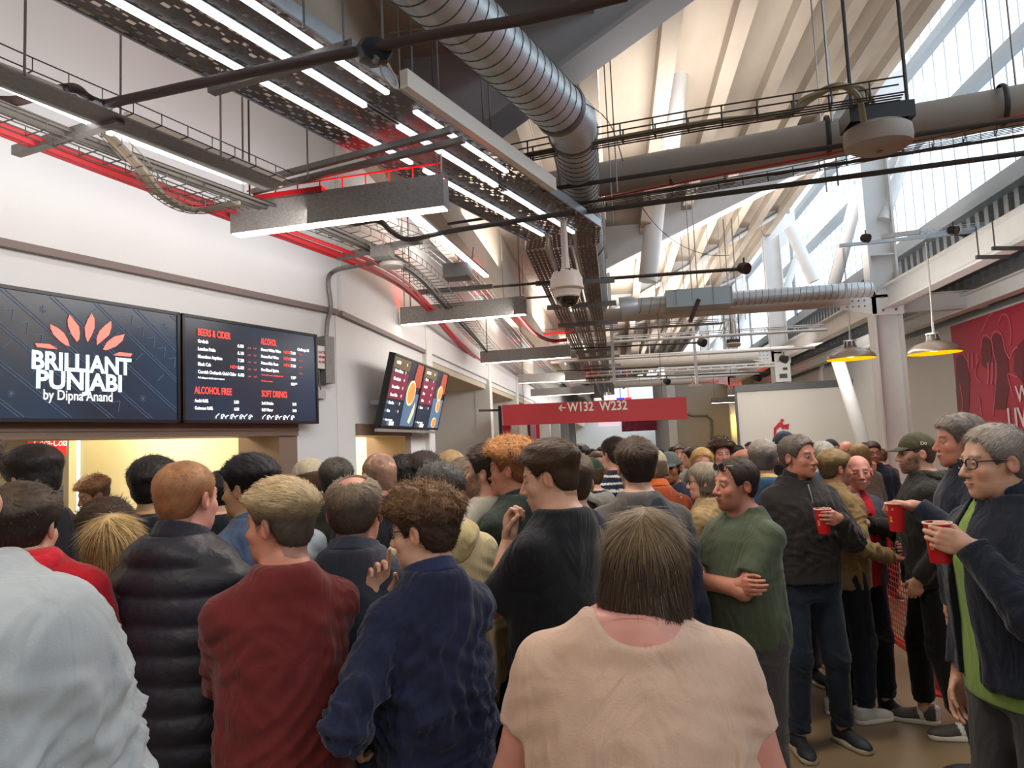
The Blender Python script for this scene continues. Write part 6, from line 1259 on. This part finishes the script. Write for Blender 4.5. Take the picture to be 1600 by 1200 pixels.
def stripes(V, C, A):
    k = np.floor((V[:, 0]+.0375)/.075).astype(int) % 2 == 0; C = np.tile(lc('d8c8b0'), (len(V), 1)); C[~k] = lc('b01226'); jk = (np.abs(V[:, 0]-.02) > .13); C[jk] = lc('3a3d4c'); C[(np.abs(V[:, 0]) > .20)] = lc('3a3d4c'); return C
p_bd = person(1340, 713, 4.7, 188, 'smiling bald man in a red and white striped football shirt and grey hooded jacket', hy=170, hr=3, skin='pink', stubble=.12, smile=True, hair=None, top=dict(c='3a3d4c', ease=.024, folds=.006, hem=.84, pat=stripes, neck=.012), hood='3a3d4c', legs=dict(c='16181e'), arms=('down', ((.18, .30, 1.1), (.6, -.1, .95), (-.2, .9, .2), (-.9, -.3, 0), .9)), q=3, w=1.02, hxo=-.07, belly=.03, feet=((.10, .0), (-.10, .1)), shoes=dict(c='141414', sole='8a6a48'))
tb = MB(); fo = lambda x, z: p_bd['toW'](np.array([[x, .165, z]]))[0]; rt = unit(fo(-.1, 1.1)-fo(.1, 1.1))
add_text(tb, 'LM', .10, fo(.05, 1.17), rt, UP, .03, width=.12)
for k_ in range(4): tb.lathe([(0, .004), (.011, .004), (.011, 0)], fo(.055-k_*.036, 1.325), 10, p_bd['Rb']@np.array([0, 1., 0]))
tb.box((fo(.04, 1.30)+fo(-.05, 1.30))/2, (.1, .01, .008), np.stack([rt, np.cross(UP, rt), UP], 1)); tb.build('shirt_lettering', mat('print_black', '141416', .6), p_bd['root'])
p_kh = person(1303, 702, 4.6, -60, 'man with short fair hair in a khaki jacket reaching out his arm', hy=-78, hair=dict(c='5a4430', c2='9a8058', t=.020, side=.003, len=.018, shadow=.5), skin='red', stubble=.3, top=dict(c='8a7048', ease=.02, folds=.009, crease=.005, hem=.84), collar=dict(h=.05, flare=.02), legs=dict(c='1a202c'), arms=((wp(1395, 872, 4.3), (.4, -.2, .9), (1, .1, .0), (0, 0, -1), .3, dict(world=1)), 'down'), q=3, shoes=dict(c='cfcac0', sole='e0d8c8'), w=.95)
cup_at('beer_cup', None, 'd9a06a', 'red paper cup standing on the barrier by the striped shirt man', at(1382, 862, D=4.75), (0, 0, 1))
# ---- middle queue
person(40, 755, 2.2, 20, 'dark-haired person in a bright red hooded top at lower left', hy=12, hair=sh('221a16', '4a3a2c', t=.026, side=.012, rough=.005, curl=.5), glasses=dict(z=.100, y=.060, c='2a1c20'), skin='fair', top=dict(c='b5101f', ease=.026, folds=.008), hood='c01226', q=2, arms=('front', 'front'), w=1.05, nd=.085)
person(52, 697, 3.0, 72, 'tall young man with floppy dark hair in a black shirt, far left', hy=80, hp=-14, hair=sh('1a1412', '2a211c', t=.030, side=.010, front=.010, len=.03, comb=(0, 1, 0), lift=-.004), skin='pink', top=dict(c='1c1b20', ease=.024), q=2, collar=dict(h=.04, flare=.012, open=.0), arms=('front', 'front'))
person(168, 777, 2.75, 8, 'person with tousled dark brown hair beside the blonde woman', hair=sh('22170f', '3e2a1c', t=.03, side=.016, rough=.008, curl=.8, len=.03), q=2, top=dict(c='20222a'), skin='fair', arms=('front', 'front'), z=1.60)
person(180, 803, 2.55, 10, 'woman with long straight blonde hair', female=True, hair=dict(c='94764a', c2='d0b27a', t=.012, side=.009, len=.08, long=.22, curl=.06, hl=.3, hlc='6a4e2c', dens=1.6, rough=.001), q=3, top=dict(c='2c2c30'), arms=('front', 'front'))
person(245, 714, 3.25, -14, 'man with curly black hair in a black hooded top', hair=sh('14110f', '241e1a', t=.026, side=.012, rough=.007, curl=1., len=.02, cf=120), skin='olive', q=2, top=dict(c='131318', ease=.024), hood='15151a', arms=('front', 'front'))
person(387, 710, 2.95, 62, 'man with spiky black hair in a blue denim shirt', hy=84, hair=sh('100e0e', '1c1a1c', t=.030, side=.006, len=.025, liftn=.7, comb=(0, .2, .6)), skin='olive', q=2, top=dict(c='4a5a74'), collar=dict(h=.04, flare=.015), arms=('front', 'front'))
person(345, 736, 3.9, 20, 'man with close black hair half hidden behind the denim shirt', hair=sh('0e0c0c', t=.010), skin='fair', q=1, top=dict(c='20242c'), arms=('front', 'front'))
person(480, 716, 4.1, 60, 'man in a cream baseball cap and black jacket', hy=70, cap=dict(c='b8ab92', brim=1), hair=sh('5a4430', t=.006), skin='red', q=2, top=dict(c='141418'), collar=dict(h=.05, flare=.01), arms=('front', 'front'))
person(436, 740, 3.6, 30, 'person with dark fringe behind the quiffed man', hair=sh('3a2e26', t=.012), skin='fair', q=1, top=dict(c='9aa4ac'), arms=('front', 'front'))
person(527, 716, 3.9, -10, 'man with short dark greying hair in an olive jacket', hair=sh('2a2520', '4a443c', t=.014, side=.006, liftn=.6), skin='brown', q=2, top=dict(c='2a2c20', ease=.026), arms=('front', 'front'), w=1.05)
person(590, 709, 3.6, 30, 'completely bald man in the queue by the second counter', hy=50, skin='pink', hair=dict(c='8a6a58', t=.001, side=.001, len=.003, shadow=.2, recede=.05), q=2, top=dict(c='1c1e26'), arms=('front', 'front'), collar=dict(h=.03, flare=.01))
person(628, 712, 3.9, 40, 'person with dark wavy hair beside the bald man', hy=60, hair=dict(c='120e0e', c2='201a1a', t=.028, side=.02, rough=.01, curl=1., len=.04, long=.07, cf=90), female=True, skin='brown', q=2, top=dict(c='181a20'), arms=('front', 'front'))
person(662, 706, 3.9, 20, 'person with dark curly hair in the middle of the queue', hair=sh('1a1412', '2e241e', t=.03, side=.014, rough=.009, curl=1.), skin='olive', q=2, top=dict(c='2a2a30'), arms=('front', 'front'))
person(683, 723, 2.9, 34, 'man with grey curly hair in a cream hooded sweatshirt', hy=60, hair=sh('26221f', '4c4844', t=.018, side=.010, rough=.005, curl=1., cf=130), skin='olive', q=3, top=dict(c='c8b890', ease=.03, folds=.009, hem=.80), hood='b8a878', arms=('down', 'down'))
person(703, 704, 4.6, 30, 'woman with light brown hair behind the queue', female=True, hair=dict(c='8a6a48', c2='b09068', t=.016, side=.01, len=.05, long=.12), q=1, top=dict(c='888078'), arms=('front', 'front'))
person(758, 694, 3.4, 38, 'dark-haired bearded man in a pale grey T-shirt looking left', hy=84, hp=6, hair=sh('2a1e18', '3a2c22', t=.022, side=.008, rough=.006, curl=.6), beard='4a3424', skin='fair', q=3, top=dict(c='a8a294', ease=.02, sleeve=.4, folds=.006), arms=('front', 'front'), w=1.04)
person(722, 716, 3.6, 70, 'man in profile just behind the bearded man', hy=84, hair=sh('6a5a4a', t=.012), skin='red', q=2, top=dict(c='403c38'), arms=('front', 'front'))
person(797, 683, 3.3, 55, 'man with wavy ginger hair in a dark green shirt', hy=80, hair=sh('7a4a28', 'b07a48', t=.034, side=.010, rough=.008, curl=.8, len=.03, front=.01), skin='red', q=3, top=dict(c='26302a', ease=.022), collar=dict(h=.04, flare=.015), arms=('front', 'front'))
person(890, 706, 3.0, 15, 'man with swept brown hair behind the black T-shirt', hair=sh('3e2e22', '5e4a38', t=.022, side=.010), skin='fair', q=2, top=dict(c='25242c'), arms=('front', 'front'), z=1.72)
p_gt = person(991, 685, 3.4, 6, 'man with thick dark hair in a grey T-shirt, navy jacket over his shoulder', hy=14, hair=sh('2a1f18', '4a3a2e', t=.026, side=.012, rough=.004, len=.026, comb=(.4, .3, 0)), beard='3a281c', skin='fair', q=3, top=dict(c='5c5654', ease=.02, sleeve=.4), arms=('front', 'front'), w=1.05)
def f_jk(B): return smin(scone(B, (.07, -.10, 1.44), (.17, -.12, 1.25), .045, .055), scone(B, (.17, -.12, 1.25), (.20, -.13, .95), .055, .07), .04)
V_, Q_ = snet(f_jk, (-.05, -.25, .8), (.32, .08, 1.55), .014); V_ = V_+vnorm(V_, Q_)*(.010*nz(V_, 16, 3, 2))[:, None]; mesh_obj('draped_jacket', p_gt['toW'](V_), Q_, M_cloth, p_gt['root'], True, col=np.tile(lc('1c2232'), (len(V_), 1)))
# ---- mid distance
def knit(V, C, A): return C*(1+.25*np.sin(V[:, 2]*160)*np.sin(V[:, 0]*120))[:, None]
person(1098, 722, 4.5, 60, 'woman with a grey-blonde bob in a cream cable-knit jumper', hy=78, female=True, hair=dict(c='5a4e42', c2='a89a86', t=.020, side=.014, len=.05, long=.065, curl=.05, flare=-.01, openy=.03), glasses=dict(c='2a2420'), skin='fair', q=2, top=dict(c='a0865e', ease=.03, kind='cable', pat=knit), arms=('front', 'chin'), w=1.1)
def horiz(V, C, A): C = np.tile(lc('1c2238'), (len(V), 1)); C[np.mod(V[:, 2], .05) < .014] = lc('d8d4cc'); return C
person(958, 683, 5.4, 40, 'man in a navy and white horizontally striped top', hair=sh('2a1e18', t=.02), q=2, top=dict(c='1c2238', pat=horiz), skin='fair', arms=('front', 'front'))
person(918, 715, 4.9, 50, 'man in a dark green cap with a grey top knotted over his shoulders', hy=70, cap=dict(c='1e3a28', brim=0), hair=sh('4a3626', t=.006), skin='fair', q=2, top=dict(c='16161a', sleeve=.4), hood='8a8680', arms=('front', 'front'), w=.95)
person(1020, 702, 4.6, 10, 'person in a beige flat cap and orange scarf', cap=dict(c='a89c86', brim=0), hair=sh('6a5a48', t=.006), q=2, top=dict(c='a04a28'), collar=dict(h=.06, flare=.02, open=0., c='c05a20'), skin='fair', arms=('front', 'front'))
person(1045, 706, 5.3, 165, 'smiling man in a grey cap and navy jumper facing the camera', hy=160, cap=dict(c='58605e', brim=1), hair=sh('2a1e18', t=.006), skin='brown', smile=True, q=2, top=dict(c='1e2436'), arms=('front', 'front'), w=1.08)
person(1096, 700, 5.8, 175, 'woman with long wavy blonde hair facing the camera', female=True, hair=dict(c='9a7848', c2='c8a468', t=.018, side=.016, len=.06, long=.18, curl=.5, openy=.03), skin='pink', q=2, top=dict(c='2c3040'), arms=('front', 'front'))
person(1126, 684, 6.6, 185, 'young man with curly brown hair facing the camera, far back', hair=sh('2e2018', '4a3424', t=.045, side=.018, rough=.012, curl=1., len=.04), skin='pink', q=2, top=dict(c='5a2030'), arms=('front', 'front'))
person(1190, 687, 4.6, -6, 'man with thick grey hair in a blue shirt with a pale collar', hair=sh('5c5450', '9c9288', t=.020, side=.010, rough=.005), skin='red', q=2, top=dict(c='34506e', ease=.024), collar=dict(h=.035, flare=.015, open=0, c='c8b070'), arms=('down', 'down'), w=1.1, legs=dict(c='2a3040'), shoes=dict(c='b8b0a4', sole='d8d4c8'))
person(1160, 702, 5.2, 60, 'balding man with glasses beyond the green T-shirt', hy=80, hair=sh('7a6a58', t=.004, bald=(.07, .09, -.0, .06)), glasses=dict(c='2a2018'), skin='red', q=2, top=dict(c='6a3a3c'), arms=('front', 'front'))
person(1224, 674, 5.2, 190, 'man with beard in a navy cap behind the charcoal fleece', hy=160, cap=dict(c='23283a', brim=1), hair=sh('4a4038', t=.006), beard='6a6058', skin='red', q=2, top=dict(c='1c1c20'), arms=('front', 'front'))
person(1283, 690, 5.6, 0, 'person with short pale grey hair behind the fleece shoulder', hair=sh('8a827c', 'b8b0a6', t=.018, side=.012, rough=.004), q=2, top=dict(c='4a5a6e'), skin='fair', arms=('front', 'front'))
person(1322, 690, 7.6, 160, 'bald man with glasses far behind the khaki jacket', glasses=dict(c='4a2020'), skin='red', q=1, top=dict(c='3a3438'), arms=('front', 'front'))
person(1341, 693, 7.2, 10, 'woman with a brown ponytail far behind', female=True, hair=dict(c='6a5034', c2='8a6e48', t=.014, side=.01, len=.04, long=.1), q=1, top=dict(c='6a5a4c'), arms=('front', 'front'))
person(1362, 690, 7.6, 175, 'man with glasses and hand on his chin, dark coat, far right back', hair=sh('3a241c', t=.018), glasses=dict(c='1a1a1a'), beard='6a4a3a', skin='red', q=2, top=dict(c='1c2230'), arms=('chin', 'front'), w=1.1)
person(1296, 686, 8.2, 20, 'person in a dark knitted hat far back', cap=dict(c='17181c', brim=0), q=1, top=dict(c='22242a'), skin='fair', arms=('front', 'front'))
# staff behind the counter
so_ = wa(-1.9, 1.62, -1.15)
person(0, 0, 0, 150, 'worker with curly brown hair in red behind the serving counter', xyz=at(146, 742, D=5.1), hp=-18, hair=sh('3a2416', '7a5230', t=.035, side=.012, rough=.01, curl=1.), skin='brown', q=2, top=dict(c='a01c28'), arms=('front', 'front'))
person(0, 0, 0, 120, 'worker with brown hair bent over inside the kitchen', xyz=at(352, 752, D=6.4), hair=sh('2a1a14', t=.02), skin='brown', q=1, top=dict(c='202028'), arms=('front', 'front'))
# far crowd: a handful of builds copied to the rest
far = []
kinds = [(840, 694, 8.5, 60, sh('4a3626', t=.02), '3a4038', 'fair'), (870, 696, 8, 20, sh('1c1614', t=.02), '22242c', 'olive'), (906, 694, 7.5, 150, sh('2a2018', t=.024), '4a4a50', 'fair'), (932, 705, 7.2, 200, sh('5a4030', t=.014), '5c3038', 'pink'), (1062, 694, 8.5, 170, sh('3a3028', t=.01), '9a9488', 'red'), (1078, 698, 8.0, 90, sh('2a1c16', t=.02), '30302c', 'fair')]
FL = ['man with short dark hair just right of the black T-shirt man, far off', 'far man in a dark top left of the green cap', 'far man looking to camera above the green cap', 'pink-faced man looking over, behind the green cap', 'bald-fronted man far behind the grey cap', 'far man in profile left of the blonde woman']
protos = []
for (x, y, D, fc, h_, c_, sk_), lb in zip(kinds, FL):
    protos.append(person(x, y, D, fc, lb, hair=h_, top=dict(c=c_), skin=sk_, q=1, arms=('front', 'front'), group='far crowd down the concourse'))
rf_ = random.Random(11)
spots = [(835, 697, 11), (858, 700, 10), (880, 701, 11.5), (893, 697, 14), (925, 700, 13), (938, 698, 16), (948, 702, 11), (972, 700, 12), (1003, 697, 12), (1012, 700, 10.5), (1030, 700, 13), (1052, 697, 12), (1070, 692, 14), (1088, 691, 11), (1105, 690, 13), (1140, 690, 12), (1152, 694, 10), (1172, 690, 13), (1206, 692, 9.5), (1210, 686, 12), (1258, 688, 10.5), (1268, 693, 9), (1308, 694, 10), (1350, 696, 10.5), (1376, 700, 9.5), (780, 700, 9), (812, 700, 13), (745, 703, 8)]
for i, (x, y, D) in enumerate(sorted(spots)):
    pr = protos[i % len(protos)]; c = copy_tree(pr['root']); p_ = at(x, y, D=D); src = pr['root']
    ht = rf_.uniform(-.05, .04); c.location = (p_[0], p_[1], 0.0); c.rotation_euler = (0, 0, rf_.uniform(-1.2, 1.2)+(math.pi if i % 3 == 0 else 0)); sc_ = min(max((p_[2])/(1.76), .9), 1.08); c.scale = (sc_,)*3
    c['label'] = ordn(i+1)+' from left of the small far-off heads down the concourse'
